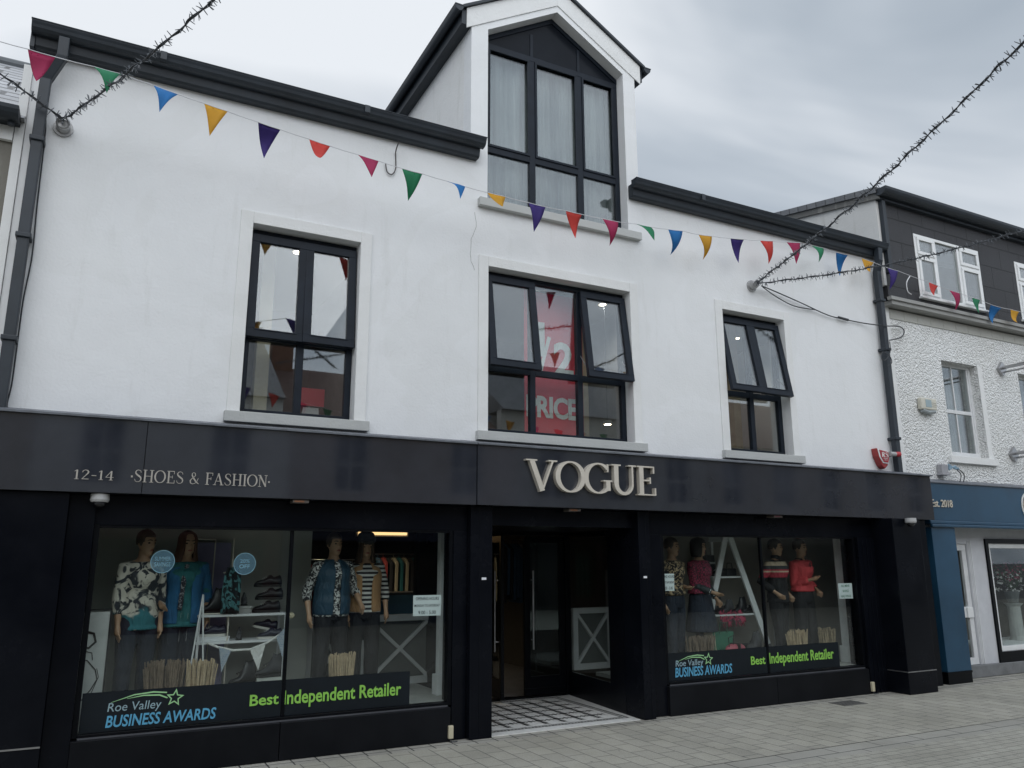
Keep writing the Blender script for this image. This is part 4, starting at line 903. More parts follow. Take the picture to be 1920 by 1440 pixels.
terrace(-8, -1.5, 5.9, 8.4, (0.60, 0.54, 0.45), 'buff house with brown tiled roof and green shopfront opposite', ROOFB, (0.02, 0.06, 0.04))
terrace(-1.5, 4.5, 6.3, 9.0, (0.80, 0.80, 0.78), 'white house with slate roof and maroon shopfront opposite', SLATE, (0.08, 0.02, 0.025))
terrace(4.5, 11.5, 5.7, 8.2, (0.55, 0.48, 0.42), 'brownish house with brown tiled roof and dark blue shopfront opposite', ROOFB, (0.03, 0.04, 0.08))
terrace(11.5, 19, 6.6, 9.4, (0.55, 0.55, 0.52), 'off-white house with slate roof and black shopfront opposite', SLATE, (0.02, 0.02, 0.02))
terrace(19, 34, 6.0, 8.8, (0.45, 0.42, 0.38), 'long grey-beige house with brown roof at the right end of the row opposite', ROOFB, (0.09, 0.09, 0.09))

# ================================================================ SMALL THINGS ON THE FACADE
def dome(x, y, label):
    t = thing('dome_camera', label, 'security camera', (x, y, 2.29), 'dome cameras under the black fascia')
    mb = MB(); mb.ell([(x, y, 2.289, .072, .072), (x, y, 2.24, .075, .075), (x, y, 2.222, .066, .066)], 20); mb.build('mount', mat('camera_white', (0.42, 0.42, 0.42), 0.5), t, smooth=False)
    mb = MB(); mb.ell([(x, y, 2.2215, .055, .055), (x, y, 2.195, .048, .048), (x, y, 2.178, .028, .028), (x, y, 2.173, .004, .004)], 18); mb.build('dome_cover', mat('smoked_dome', (0.01, 0.01, 0.012), 0.08), t, smooth=True)
dome(0.02, -0.36, 'white dome camera under the fascia below the street number'); dome(9.98, -0.70, 'white dome camera under the fascia beside the big black pier')
for x, lab in ((1.70, 'small brown label plate under the fascia over the shoe-shelf window'), (4.72, 'small dull label plate under the fascia over the entrance'), (7.78, 'small dark red label plate under the fascia over the ladder window')):
    t = thing('label_plate', lab, 'label plate', (x, -0.36, 2.27), 'label plates under the fascia')
    mb = MB(); mb.box(x-0.075, x+0.075, -0.43, -0.30, 2.262, 2.2915); mb.build('plate', mat('plate_dull', (0.10, 0.085, 0.075), 0.6), t, bevel=0.003)
    mb = MB(); mb.box(x-0.06, x+0.03, -0.4325, -0.4305, 2.267, 2.284); mb.build('print', mat('plate_print', (0.22, 0.09, 0.04) if x < 5 else (0.12, 0.03, 0.04), 0.6), t)
for x, z, lab in ((3.644, 1.547, 'small white sticker on the pilaster between shoe-shelf window and entrance'), (5.708, 1.54, 'small white sticker on the pilaster between entrance and ladder window')):
    mb = MB(); mb.box(x-0.026, x+0.026, -0.3475, -0.3455, z-0.012, z+0.012); tag(mb.build('sticker', mat('sticker_white', (0.75, 0.76, 0.8), 0.6), None, org=(x, -0.346, z)), lab, 'sticker')
for x, lab in ((3.30, 'small cream junction box at pavement level by the entrance pilaster'), (9.36, 'small cream junction box at pavement level by the big black pier')):
    t = thing('junction_box', lab, 'junction box', (x, -0.33, 0.0), 'cream boxes at pavement level')
    mb = MB(); mb.box(x-0.025, x+0.025, -0.345, -0.3105, 0.03, 0.15); mb.build('box', mat('cream_plastic', (0.55, 0.50, 0.36), 0.6), t, bevel=0.006)
    mb = MB(); mb.tube([(x, -0.33, 0.03), (x+0.005, -0.34, 0.0), (x+0.06, -0.36, 0.006)], 0.006, 6); mb.build('lead', CABLE, t)
# alarm box
ax, az = 10.345, 3.205
t = thing('alarm_box', 'red and white alarm bell box lettered RS standing on the fascia beside the downpipe', 'alarm box', (ax, -0.1, az-0.15))
sh = [(-0.135, 0.150), (0.115, 0.118), (0.122, 0.0), (0.085, -0.10), (0.015, -0.155), (-0.045, -0.11), (-0.12, 0.03)]
mb = MB(); mb.xz([(ax+a, az+b) for a, b in sh], -0.10, -0.0006); mb.build('case', mat('alarm_red', (0.32, 0.035, 0.035), 0.45, var=0.15), t, bevel=0.012)
mb = MB(); mb.xz([(ax+a, az+b) for a, b in [(-0.125, 0.143), (0.108, 0.112), (0.113, 0.0), (0.083, -0.078), (-0.028, -0.072), (-0.095, 0.02)]], -0.112, -0.101); mb.build('rim', WUPVC, t, bevel=0.005)
mb = MB(); mb.xz([(ax+a, az+b) for a, b in [(-0.095, 0.123), (0.092, 0.098), (0.097, 0.0), (0.072, -0.060), (-0.018, -0.055), (-0.072, 0.02)]], -0.120, -0.1125); mb.build('front', mat('alarm_front', (0.36, 0.025, 0.04), 0.45), t)
mb = MB(); roman(mb, 'RS', ax-0.060, ax+0.085, az+0.018, az+0.090, -0.124, -0.1205, th=0.2); text(mb, 'SECURITY', ax-0.026, ax+0.07, az-0.008, az+0.006, -0.122, depth=.003); text(mb, 'alarms', ax-0.008, ax+0.058, az-0.03, az-0.017, -0.122, depth=.003); mb.build('lettering', WINK, t)
t = thing('alarm_beacon', 'small red-capped strobe cylinder between alarm box and downpipe', 'beacon', (10.52, -0.08, az+0.06))
mb = MB(); mb.tube([(10.47, -0.12, az+0.075), (10.60, -0.12, az+0.075)], 0.034, 14); mb.tube([(10.50, -0.12, az+0.05), (10.50, -0.002, az+0.03)], 0.018, 8); mb.build('body', mat('beacon_grey', (0.40, 0.40, 0.40), 0.5), t)
mb = MB(); mb.tube([(10.601, -0.12, az+0.075), (10.66, -0.15, az+0.075), (10.672, -0.155, az+0.075)], [0.036, 0.037, 0.02], 14); mb.build('cap', mat('beacon_red', (0.45, 0.04, 0.05), 0.4), t)
# alarm box and cable box on the pebbledash
x, z = 11.58, 4.14
t = thing('alarm_box', 'cream alarm box with rounded foot on the pebbledash beside the sliding sash window', 'alarm box', (x, -0.05, z-0.1))
mb = MB(); mb.box(x-0.19, x+0.19, -0.09, -0.012, z-0.09, z+0.10); mb.build('case', mat('cream_case', (0.60, 0.58, 0.50), 0.5), t, bevel=0.018)
mb = MB(); mb.tube([(x-0.15, -0.055, z-0.10), (x, -0.055, z-0.125), (x+0.15, -0.055, z-0.10)], 0.035, 10); mb.build('foot', mat('grey_case', (0.30, 0.33, 0.34), 0.5), t)
mb = MB(); mb.box(x-0.09, x+0.05, -0.0935, -0.0905, z-0.05, z+0.07); pn = mb.build('badge', mat('badge_blue', (0.33, 0.42, 0.45), 0.5), t)
mb = MB(); mb.box(x+0.06, x+0.17, -0.0925, -0.0905, z-0.04, z-0.03); mb.box(x+0.06, x+0.17, -0.0925, -0.0905, z-0.01, z+0.0); mb.box(x+0.06, x+0.17, -0.0925, -0.0905, z+0.02, z+0.03); mb.build('louvre', mat('louvre_grey', (0.35, 0.34, 0.3), 0.5), t)
p = at(1775, 880, -0.06)
t = thing('cable_box', 'grey cable box with bundled blue-grey plugs and loops above the blue fascia', 'cable box', p)
mb = MB(); mb.box(p.x-0.17, p.x-0.02, -0.10, -0.012, p.z-0.06, p.z+0.07); mb.box(p.x-0.19, p.x+0.0, -0.12, -0.012, p.z-0.10, p.z-0.061); mb.build('case', mat('cable_grey', (0.34, 0.34, 0.36), 0.6), t, bevel=0.008)
mb = MB()
for k in range(5): mb.tube([(p.x-0.02, -0.11, p.z+0.02+0.02*k-0.03), (p.x+0.10, -0.14, p.z+0.05-0.012*k), (p.x+0.19, -0.13, p.z+0.005*k)], 0.014, 6)
mb.build('plugs', mat('plug_blue', (0.22, 0.33, 0.42), 0.5), t)
mb = MB(); mb.cord([(p.x+0.18, -0.13, p.z+0.01), (p.x+0.30, -0.14, p.z-0.08), (p.x+0.22, -0.14, p.z-0.22), (p.x-0.05, -0.12, p.z-0.29), (p.x-0.25, -0.06, p.z-0.31)], 0.008, 6); mb.cord([(p.x+0.14, -0.13, p.z+0.0), (p.x+0.22, -0.14, p.z-0.09), (p.x+0.10, -0.14, p.z-0.24), (p.x-0.2, -0.06, p.z-0.30)], 0.008, 6); mb.build('loops', CABLE, t)
for i, (px, py, lab) in enumerate(((1880, 692, 'steel sign arm with wall plate high beside the sash window'), (1903, 852, 'steel sign arm with wall plate low beside the sash window'))):
    p = at(px, py, -0.04); t = thing('sign_arm', lab, 'bracket', p, 'steel arms on the pebbledash')
    mb = MB(); mb.xz([(p.x-0.13, p.z), (p.x, p.z+0.13), (p.x+0.10, p.z), (p.x, p.z-0.13)], -0.05, -0.005); mb.build('wall_plate', STEEL, t)
    mb = MB(); mb.tube([(p.x, -0.05, p.z+0.02), (p.x, -0.9, p.z+0.02)], 0.03, 10); mb.tube([(p.x+0.05, -0.05, p.z-0.05), (p.x+0.05, -0.9, p.z-0.05)], 0.014, 8); mb.build('arm', STEEL, t)

# ================================================================ FESTOON LIGHT STRINGS AND BUNTING
def bracket(p, label):
    t = thing('wall_bracket', label, 'bracket', p, 'wall brackets of the light strings')
    mb = MB(); mb.tube([(p.x, -0.0006, p.z), (p.x, -0.02, p.z)], 0.085, 18); mb.tube([(p.x, -0.021, p.z), (p.x, -0.10, p.z+0.005)], [0.06, 0.045], 14)
    mb.build('plate', mat('galvanised', (0.38, 0.38, 0.38), 0.5, 0.4, var=0.25, scale=25), t)
    mb = MB(); mb.tube(earc3(p, 0.05), 0.012, 8); mb.build('eye', STEEL, t)
def earc3(p, r_): return [(p.x+r_*math.cos(R(a)), -0.10-0.02*math.sin(R(a)), p.z+0.01+r_*math.sin(R(a))) for a in range(0, 361, 30)]
BL = Vector((-0.630, -0.06, 5.735)); BR = Vector((8.03, -0.06, 5.565))
bracket(BL, 'round wall bracket close to the downpipe beside the slate roof'); bracket(BR, 'round wall bracket above the narrow window with two open sashes')
def light_string(p0, p1, p2, sag, label, seed, dens=26):
    """festoon from p0 through p1 and on to p2: twisted cable with many little lamp spikes"""
    q = random.Random(seed); t = thing('light_string', label, 'light string', p0, 'light strings across the street')
    path = []
    L1 = (p1-p0).length; L2 = (p2-p1).length; nn = int((L1+L2)/0.06)
    for i in range(nn+1):
        s = (L1+L2)*i/nn; pt = p0.lerp(p1, s/L1) if s < L1 else p1.lerp(p2, (s-L1)/L2)
        kk = s/(L1+L2); pt = pt-Vector((0, 0, sag*(math.sin(math.pi*min(1, s/L1)) if s < L1 else -0.0)))
        path.append(pt+Vector((q.uniform(-1, 1), q.uniform(-1, 1), q.uniform(-1, 1)))*0.006)
    mb = MB(); mb.tube(path, 0.007, 6); mb.tube([pp+Vector((math.sin(i*0.9), 0, math.cos(i*0.9)))*0.013 for i, pp in enumerate(path)], 0.006, 5); mb.build('cable', CABLE, t)
    mb = MB(); n = min(int((L1+L2)*dens*3.0), 1500)
    for i in range(n):
        s = (i+q.random())/n; j = int(s*(len(path)-2)); a = path[j]; d_ = (path[j+1]-a).normalized()
        if (j//9) % 4 == 3 and q.random() < 0.5: continue
        u = d_.orthogonal().normalized(); v_ = d_.cross(u); an = q.uniform(0, 6.283)
        rd = (u*math.cos(an)+v_*math.sin(an)); e_ = (rd+d_*q.uniform(-.35, .35)).normalized()
        mb.tube([a, a+e_*0.025, a+e_*q.uniform(0.04, 0.062)], [0.0035, 0.0042, 0.0028], 5)
    o = mb.build('lamp_spikes', LEDM, t); o['kind'] = 'stuff'
p1 = at(400, 0, -2.16); d_ = (p1-BL); light_string(BL+Vector((0, -0.07, 0.03)), p1, p1+d_*4.6+Vector((0, 0, -0.5)), 0.05, 'dark festoon light string climbing from the bracket beside the crimson and green pennants', 1, 30)
p1 = at(0, 138, -0.35); light_string(BL+Vector((0, -0.07, 0.02)), p1, p1+(p1-BL)*5, -0.01, 'dark festoon light string running from its bracket across the downpipe to the slate roof', 2, 26)
p1 = at(1920, 78, -4.74); d_ = p1-BR; light_string(BR+Vector((0, -0.07, 0.02)), p1, p1+d_*1.85+Vector((0, 0, .2)), 0.10, 'dark festoon light string rising steeply from the bracket above the narrow window into the sky', 3, 30)
pm = at(1640, 492, -0.62); p1 = at(1920, 432, -1.9); light_string(BR+Vector((0, -0.07, 0.0)), p1, p1+(p1-pm)*1.4, 0.10, 'dark festoon light string running level past the white-framed windows of the dark cladding', 4, 28)
# loose supply cable from the right bracket to the downpipe and its coil
t = thing('supply_cable', 'thin black supply cable from the wall bracket to a coil at the downpipe', 'cable', BR)
mb = MB()
mb.cord([at(1428, 536, -.08), at(1450, 545, -.05), at(1500, 567, -.04), at(1550, 590, -.04), at(1580, 598, -.04), at(1620, 606, -.04), at(1660, 611, -.17), at(1685, 612, -.06), at(1695, 620, -.05), at(1690, 632, -.05), at(1668, 638, -.17)], 0.009, 6)
mb.cord([at(1430, 538, -.08), at(1455, 556, -.05), at(1490, 574, -.04), at(1530, 581, -.04)], 0.008, 6)
mb.cord([at(1668, 640, -.17), at(1669, 660, -.17), at(1660, 675, -.17), at(1653, 672, -.17), at(1655, 660, -.17), at(1668, 668, -.17), at(1672, 680, -.17), at(1664, 686, -.17)], 0.007, 6)
mb.build('wire', CABLE, t)
mb = MB(); mb.tube([at(1572, 595, -.045), at(1590, 600, -.045)], 0.02, 8); mb.build('connector', CABLE, t)
mb = MB(); mb.cord([at(748, 266, -0.25), at(742, 285, -.02), at(742, 315, -.02), at(735, 327, -.02), at(726, 322, -.02), at(723, 306, -.02)], 0.007, 6)
tag(mb.build('wire_hook', mat('rusty_wire', (0.10, 0.09, 0.09), 0.7), None, org=at(742, 300, -.02)), 'bent wire hook hanging below the gutter left of the dormer', 'wire hook')
# bunting
FL = dict(m=(0.42, 0.02, 0.10), g=(0.015, 0.23, 0.10), b=(0.02, 0.20, 0.52), y=(0.68, 0.36, 0.02), p=(0.06, 0.035, 0.23), r=(0.66, 0.06, 0.045))
FLN = dict(m='crimson', g='green', b='blue', y='yellow', p='purple', r='red')
def clothm(k):
    m_, nt_, b_ = newmat(FLN[k]+'_cloth'); c_ = FL[k]; v_ = coords(nt_); n_ = node(nt_, 'ShaderNodeTexNoise', Scale=9.0, Detail=4.0); nt_.links.new(v_, n_.inputs['Vector'])
    nt_.links.new(ramp(nt_, n_.outputs[0], [(0.3, tuple(x*0.82 for x in c_)), (0.7, c_)]), b_.inputs['Base Color']); b_.inputs['Roughness'].default_value = 0.7
    tl = node(nt_, 'ShaderNodeBsdfTranslucent'); tl.inputs[0].default_value = (*c_, 1); mx_ = node(nt_, 'ShaderNodeMixShader'); mx_.inputs[0].default_value = 0.3
    nt_.links.new(b_.outputs[0], mx_.inputs[1]); nt_.links.new(tl.outputs[0], mx_.inputs[2]); nt_.links.new(mx_.outputs[0], nt_.nodes['Material Output'].inputs[0]); return m_
FM = {k: clothm(k) for k in FL}
flags = [(52, 92, 104, 107, 68, 152, 'm'), (176, 125, 228, 139, 200, 175, 'g'), (288, 160, 334, 177, 299, 210, 'b'), (383, 194, 427, 209, 393, 255, 'y'), (484, 229, 526, 243, 495, 297, 'p'), (580, 261, 619, 274, 600, 296, 'r'), (671, 290, 710, 302, 697, 332, 'm'), (754, 316, 792, 326, 765, 377, 'g'), (839, 340, 872, 350, 863, 373, 'b'), (914, 361, 948, 369, 943, 387, 'y'), (991, 380, 1023, 388, 1001, 435, 'p'), (1061, 395, 1091, 402, 1079, 447, 'r'), (1130, 410, 1159, 416, 1143, 461, 'm'), (1193, 420, 1221, 426, 1227, 451, 'g'), (1253, 430, 1280, 433, 1257, 478, 'b'), (1310, 440, 1335, 443, 1318, 487, 'y'), (1370, 447, 1395, 449, 1385, 493, 'p'), (1425, 451, 1449, 452, 1441, 495, 'r'), (1475, 454, 1500, 455, 1493, 495, 'm'), (1521, 460, 1543, 465, 1535, 492, 'g'), (1568, 473, 1590, 478, 1575, 518, 'b'), (1616, 484, 1638, 492, 1632, 510, 'y'),
         (1664, 502, 1684, 508, 1668, 543, 'p'), (1742, 529, 1759, 536, 1752, 554, 'r'), (1780, 544, 1800, 550, 1791, 582, 'm'), (1823, 558, 1838, 562, 1836, 587, 'g'), (1858, 571, 1878, 577, 1862, 607, 'b'), (1895, 580, 1911, 584, 1908, 605, 'y')]
def sy(px): return -0.78+0.52*px/1640 if px <= 1640 else -0.26-0.06*(px-1640)/280
bt = thing('bunting', 'string of coloured triangular pennants strung across the white facade', 'bunting', at(800, 330, sy(800)))
cordp = [at(-60, 60, sy(-60)), at(0, 78, sy(0))]; q = random.Random(5)
for (xl, yl, xr, yr, tx, ty_, k) in flags:
    A, B = at(xl, yl, sy(xl)), at(xr, yr, sy(xr)); cordp += [A, B]
    if (xr, yr) == (1638, 492): cordp += [at(1643, 494, sy(1640))]
    mid = (A+B)/2; dirv = at(tx, ty_, 0)-CAM; dirv.normalize(); Lr = 0.325
    # the tip hangs at cloth length from the cord; the breeze swings it towards or away from the wall
    oc = CAM-mid; bb = oc.dot(dirv); cc = oc.dot(oc)-Lr*Lr; disc = bb*bb-cc
    tt = -bb-math.sqrt(disc) if disc > 0 else -bb
    T = CAM+dirv*tt
    nrm = (B-A).cross(T-A).normalized(); rows = []; nseg = 7; cw = q.choice((-1, 1))*q.uniform(0.02, 0.06)
    for i in range(nseg+1):
        f = i/nseg; l_ = A.lerp(T, f); r_ = B.lerp(T, f); row = []
        for j in range(5):
            g_ = j/4; pt = l_.lerp(r_, g_)+nrm*(cw*math.sin(math.pi*f)+0.03*math.sin(g_*5+f*4+cw*90)*(1-f)*f); row.append(pt)
        rows.append(row+[pt+nrm*0.0015 for pt in row[::-1]])
    mb = MB(); mb.rings(rows); mb.build('pennant', FM[k], bt, smooth=True, label=FLN[k]+' triangular pennant')
cordp.append(at(1990, 606, -0.34))
cp2 = []
for a, b_ in zip(cordp[:-1], cordp[1:]):
    cp2 += [a, a.lerp(b_, .5)-Vector((0, 0, 0.012*(b_-a).length))]
cp2.append(cordp[-1])
mb = MB(); mb.tube(cp2, 0.0042, 5); mb.build('cord', mat('white_cord', (0.6, 0.6, 0.62), 0.8), bt)
mb = MB(); mb.cord([at(1706, 518, -.3), at(1700, 530, -.3), at(1702, 546, -.3), at(1709, 552, -.3)], 0.008, 6)
tag(mb.build('cord_end', mat('white_tape', (0.65, 0.65, 0.66), 0.8), None, org=at(1706, 518, -.3)), 'loose white cord end hanging beside the white window in the dark cladding', 'cord')

# further buntings zigzag over the street in front of the shop: they show in the upper panes
def far_bunting(y0, z0, label, sd, sp=60):
    t2 = thing('bunting', label, 'bunting', (5, y0, z0), 'buntings over the street')
    cps = [Vector((-4+20*i/sp, y0-0.5*math.sin(i*0.21), z0-0.45*math.sin(math.pi*((i*1.0/20) % 1)))) for i in range(sp+1)]
    mb = MB(); mb.tube(cps, 0.0045, 5); mb.build('cord', mat('white_cord_far', (0.6, 0.6, 0.62), 0.8), t2)
    seq = 'mgbypr'; q = random.Random(sd)
    for i in range(0, sp, 2):
        A, B = cps[i], cps[i]+(cps[i+1]-cps[i])*0.8; T = (A+B)/2+Vector((q.uniform(-.05, .05), q.uniform(-.15, .15), -0.33)); k = seq[(i//2) % 6]; rows = []
        nrm = (B-A).cross(T-A).normalized()
        for j in range(5):
            f = j/4; row = [A.lerp(T, f).lerp(B.lerp(T, f), g_/3)+nrm*0.02*math.sin(g_*1.6+f*3) for g_ in range(4)]; rows.append(row+[p+nrm*0.0015 for p in row[::-1]])
        mb = MB(); mb.rings(rows); mb.build('pennant', FM[k], t2, smooth=True, label=FLN[k]+' triangular pennant')
    mb = MB(); mb.tube([cps[0], (-7.0, y0, z0+.1), (-10, -14.55, 5.5)], 0.0045, 5); mb.tube([cps[-1], (19, y0, z0+.1), (24, -14.55, 5.5)], 0.0045, 5); mb.build('guy_line', CABLE, t2)
far_bunting(-6.0, 6.40, 'string of coloured pennants over the street, mirrored in the nearly closed upper panes', 9)
far_bunting(-11.0, 5.75, 'lower string of coloured pennants along the far pavement, mirrored in the lower panes', 10)
far_bunting(-5.0, 7.55, 'highest string of coloured pennants over the street, mirrored in the tilted panes', 12)
# iron service cover in the pavement
g0 = CAM+(at(1590, 1318)-CAM)*(CAM.z/(CAM.z-at(1590, 1318).z)); t = thing('service_cover', 'small dark iron service cover let into the paving', 'cover', (g0.x, g0.y, 0))
mb = MB(); mb.box(g0.x-.20, g0.x+.20, g0.y-.13, g0.y+.13, -0.006, 0.0); mb.build('frame', mat('iron_frame', (0.17, 0.165, 0.155), 0.7, 0.3), t)
mb = MB(); mb.box(g0.x-.18, g0.x+.18, g0.y-.11, g0.y+.11, -0.005, 0.003)
for i in range(6):
    for j in range(3): mb.box(g0.x-.165+i*.058, g0.x-.125+i*.058, g0.y-.095+j*.068, g0.y-.05+j*.068, 0.0032, 0.006)
mb.build('lid', mat('iron_lid', (0.13, 0.127, 0.12), 0.65, 0.4), t)

# ================================================================ MANNEQUINS IN THE WINDOWS
SKIN = mat('mannequin_skin', (0.44, 0.27, 0.17), 0.42, var=0.05)
def zstops(name, stops, rough=0.8):
    """knit with colour bands woven in at given heights"""
    m, nt, b = newmat(name); v = coords(nt); s = nt.nodes.new('ShaderNodeSeparateXYZ'); nt.links.new(v, s.inputs[0])
    d = node(nt, 'ShaderNodeMath', operation='DIVIDE'); nt.links.new(s.outputs[2], d.inputs[0]); d.inputs[1].default_value = 1.8
    c = ramp(nt, d.outputs[0], [(z/1.8, col) for z, col in stops], 'CONSTANT')
    n = node(nt, 'ShaderNodeTexNoise', Scale=40.0, Detail=3.0); nt.links.new(v, n.inputs['Vector'])
    nt.links.new(mixc(nt, 1.0, c, ramp(nt, n.outputs[0], [(0.3, (0.75,)*3), (0.7, (1, 1, 1))]), 'MULTIPLY'), b.inputs['Base Color']); b.inputs['Roughness'].default_value = rough; return m
def stripes(name, c1, c2, per):
    m, nt, b = newmat(name); v = coords(nt); wv = node(nt, 'ShaderNodeTexWave', Scale=math.pi*2/per/20.0*1.0, Distortion=0.4); wv.bands_direction = 'Z'; nt.links.new(v, wv.inputs['Vector'])
    nt.links.new(ramp(nt, wv.outputs[0], [(0.0, c1), (0.5, c2)], 'CONSTANT'), b.inputs['Base Color']); b.inputs['Roughness'].default_value = 0.85; return m
def speckle(name, c1, c2, scale, thr=0.5, kind='noise', teal=None):
    m, nt, b = newmat(name); v = coords(nt)
    if kind == 'noise': n = node(nt, 'ShaderNodeTexNoise', Scale=scale, Detail=2.0, Distortion=1.2); src = n.outputs[0]
    else: n = node(nt, 'ShaderNodeTexVoronoi', Scale=scale, feature='DISTANCE_TO_EDGE'); src = n.outputs[0]
    nt.links.new(v, n.inputs['Vector'])
    c = ramp(nt, src, [(thr-0.03, c1), (thr+0.03, c2)])
    if teal:
        s = nt.nodes.new('ShaderNodeSeparateXYZ'); nt.links.new(v, s.inputs[0]); n2 = node(nt, 'ShaderNodeTexNoise', Scale=6.0); nt.links.new(v, n2.inputs['Vector'])
        a = node(nt, 'ShaderNodeMath', operation='MULTIPLY_ADD'); nt.links.new(n2.outputs[0], a.inputs[0]); a.inputs[1].default_value = 0.5; nt.links.new(s.outputs[2], a.inputs[2])
        h_ = node(nt, 'ShaderNodeMath', operation='MULTIPLY'); nt.links.new(a.outputs[0], h_.inputs[0]); h_.inputs[1].default_value = 0.5
        f = ramp(nt, h_.outputs[0], [(teal[0]/2, (1, 1, 1)), (teal[0]/2+0.02, (0, 0, 0))]); c2_ = ramp(nt, src, [(thr-0.01, teal[1]), (thr+0.22, teal[1]), (thr+0.24, c2)]); c = mixc(nt, f, c, c2_)
    nt.links.new(c, b.inputs['Base Color']); b.inputs['Roughness'].default_value = 0.8; return m
def ik(sh, wr, l1, l2, hint):
    d = wr-sh; L_ = min(d.length, (l1+l2)*0.995); a = (l1*l1-l2*l2+L_*L_)/(2*L_); h = math.sqrt(max(0, l1*l1-a*a)); u = d.normalized(); v = (hint-u*hint.dot(u)).normalized()
    return sh+u*a+v*h
TORSO = [(0.845, .12, .09), (0.87, .155, .110), (0.93, .168, .118), (1.0, .152, .106), (1.08, .125, .092), (1.16, .130, .098), (1.25, .148, .115), (1.32, .155, .118), (1.38, .158, .096), (1.415, .125, .078), (1.44, .075, .062), (1.47, .052, .054), (1.53, .047, .05)]
def hand(mb, wr, d, side):
    d = d.normalized(); u = Vector((0, -1, 0)); u = (u-d*u.dot(d)).normalized(); n = d.cross(u)
    mb.tube([wr-d*0.01, wr+d*0.03, wr+d*0.075, wr+d*0.088], [0.024, 0.028, 0.030, 0.020], 10)
    for k, (o, l) in enumerate(((-0.027, 0.060), (-0.009, 0.075), (0.010, 0.070), (0.028, 0.053))):
        b0 = wr+d*0.076+u*o; c1 = b0+d*l*0.5+u*o*0.12+n*side*0.006; c2 = b0+d*l+u*o*0.2+n*side*0.020
        mb.tube([b0-d*0.02, b0, c1, c2], [0.0095, 0.0095, 0.0088, 0.007], 8)
    t0 = wr+d*0.025-u*0.022
    mb.tube([t0, t0-u*0.022+d*0.028+n*side*0.008, t0-u*0.030+d*0.062+n*side*0.014], [0.0115, 0.0105, 0.008], 8)
def arms(p):
    out = []
    for sd, wr in ((-1, p['lw']), (1, p['rw'])):
        sh = Vector((sd*0.165, 0.0, 1.375)); w_ = Vector(wr); e_ = ik(sh, w_, 0.285, 0.255, Vector((sd*0.35, 0.8, -0.2))); out.append((sd, sh, e_, w_))
    return out
def legs(p):
    st = p.get('stance', 0.10)
    return [(sd, Vector((sd*0.085, 0, 0.88)), Vector((sd*(0.055+st*0.45), -0.015+sd*p.get('step', 0.0)*0.5, 0.48)), Vector((sd*st, sd*p.get('step', 0.0), 0.075))) for sd in (-1, 1)]
def body(p):
    mb = MB(); mb.ell([(0, 0, z, a, b_) for z, a, b_ in TORSO], 20)
    mb.ball((-0.062, -0.085, 1.285), .058, .05, .055); mb.ball((0.062, -0.085, 1.285), .058, .05, .055)
    for sd, sh, e_, w_ in arms(p):
        mb.tube([Vector((sd*0.07, 0, 1.40)), sh, sh.lerp(e_, .5), e_, e_.lerp(w_, .35), w_], [.045, .052, .042, .034, .036, .022], 12); hand(mb, w_, w_-e_, sd)
    for sd, h, k, a in legs(p):
        mb.tube([h+Vector((0, 0, .04)), h.lerp(k, .4), k, k.lerp(a, .35), a, a-Vector((0, 0, .03))], [.088, .076, .054, .055, .034, .036], 12); mb.tube([a+Vector((0, .03, -.045)), a+Vector((0, -.06, -.05)), a+Vector((0, -.15, -.060))], [.034, .036, .020], 10)
    st = len(mb.v)
    mb.ell([(0, -.050, 1.487, .020, .020), (0, -.040, 1.50, .040, .046), (0, -.026, 1.53, .056, .064), (0, -.014, 1.57, .065, .080), (0, -.006, 1.615, .072, .090), (0, 0, 1.66, .071, .090), (0, .004, 1.695, .056, .072), (0, .006, 1.72, .028, .036)], 20)
    mb.tube([(0, -.088, 1.617), (0, -.104, 1.582), (0, -.088, 1.572)], [.009, .0135, .012], 8); mb.ball((0, -.083, 1.542), .021, .014, .010); mb.ball((0, -.082, 1.508), .02, .012, .014)
    mb.tube([(-.05, -.068, 1.633), (0, -.086, 1.634), (.05, -.068, 1.633)], .011, 8)
    for sx in (-1, 1): mb.ball((sx*.071, .008, 1.598), .010, .020, .032, 10, 7)
    mb.xform(head_m(p), st); return mb
def head_m(p): return Matrix.Translation((0, 0, 1.5)) @ Matrix.Rotation(R(p.get('turn', 0)), 4, 'Z') @ Matrix.Rotation(R(p.get('nod', 0)), 4, 'X') @ Matrix.Translation((0, 0, -1.5))
def top(p, hem, off=0.018, sl=0.95, fl=1.0, neck=1.43):
    mb = MB(); pr = [(z, a, b_) for z, a, b_ in TORSO if hem < z < neck]
    a0 = max(.158, .14); rows = [(0, 0, hem, (.172+off)*fl, (.122+off)*fl), (0, 0, hem+0.02, (.172+off)*fl, (.122+off)*fl)]
    for z, a, b_ in pr:
        if z < hem+0.03: continue
        if z < 1.16: a = max(a, .143+0.02*(1.16-z)/0.3); b_ = max(b_, .108)
        rows.append((0, -0.008 if 1.2 < z < 1.36 else 0, z, a+off, b_+off+(0.025 if 1.22 < z < 1.34 else 0)))
    rows.append((0, 0, neck, .070+off*.4, .060+off*.4)); mb.ell(rows, 22)
    for sd, sh, e_, w_ in arms(p):
        if sl <= 0: continue
        pts = [Vector((sd*0.08, 0, 1.385)), sh, sh.lerp(e_, .5), e_]; rs = [.055, .058+off*.5, .050+off*.6, .044+off*.7]
        if sl > 0.5:
            f = (sl-0.5)*2; pts += [e_.lerp(w_, f*.5), e_.lerp(w_, f*.97), e_.lerp(w_, f)]; rs += [.042+off*.6, .034+off*.6, .030+off*.5]
        mb.tube(pts, rs, 14)
    return mb
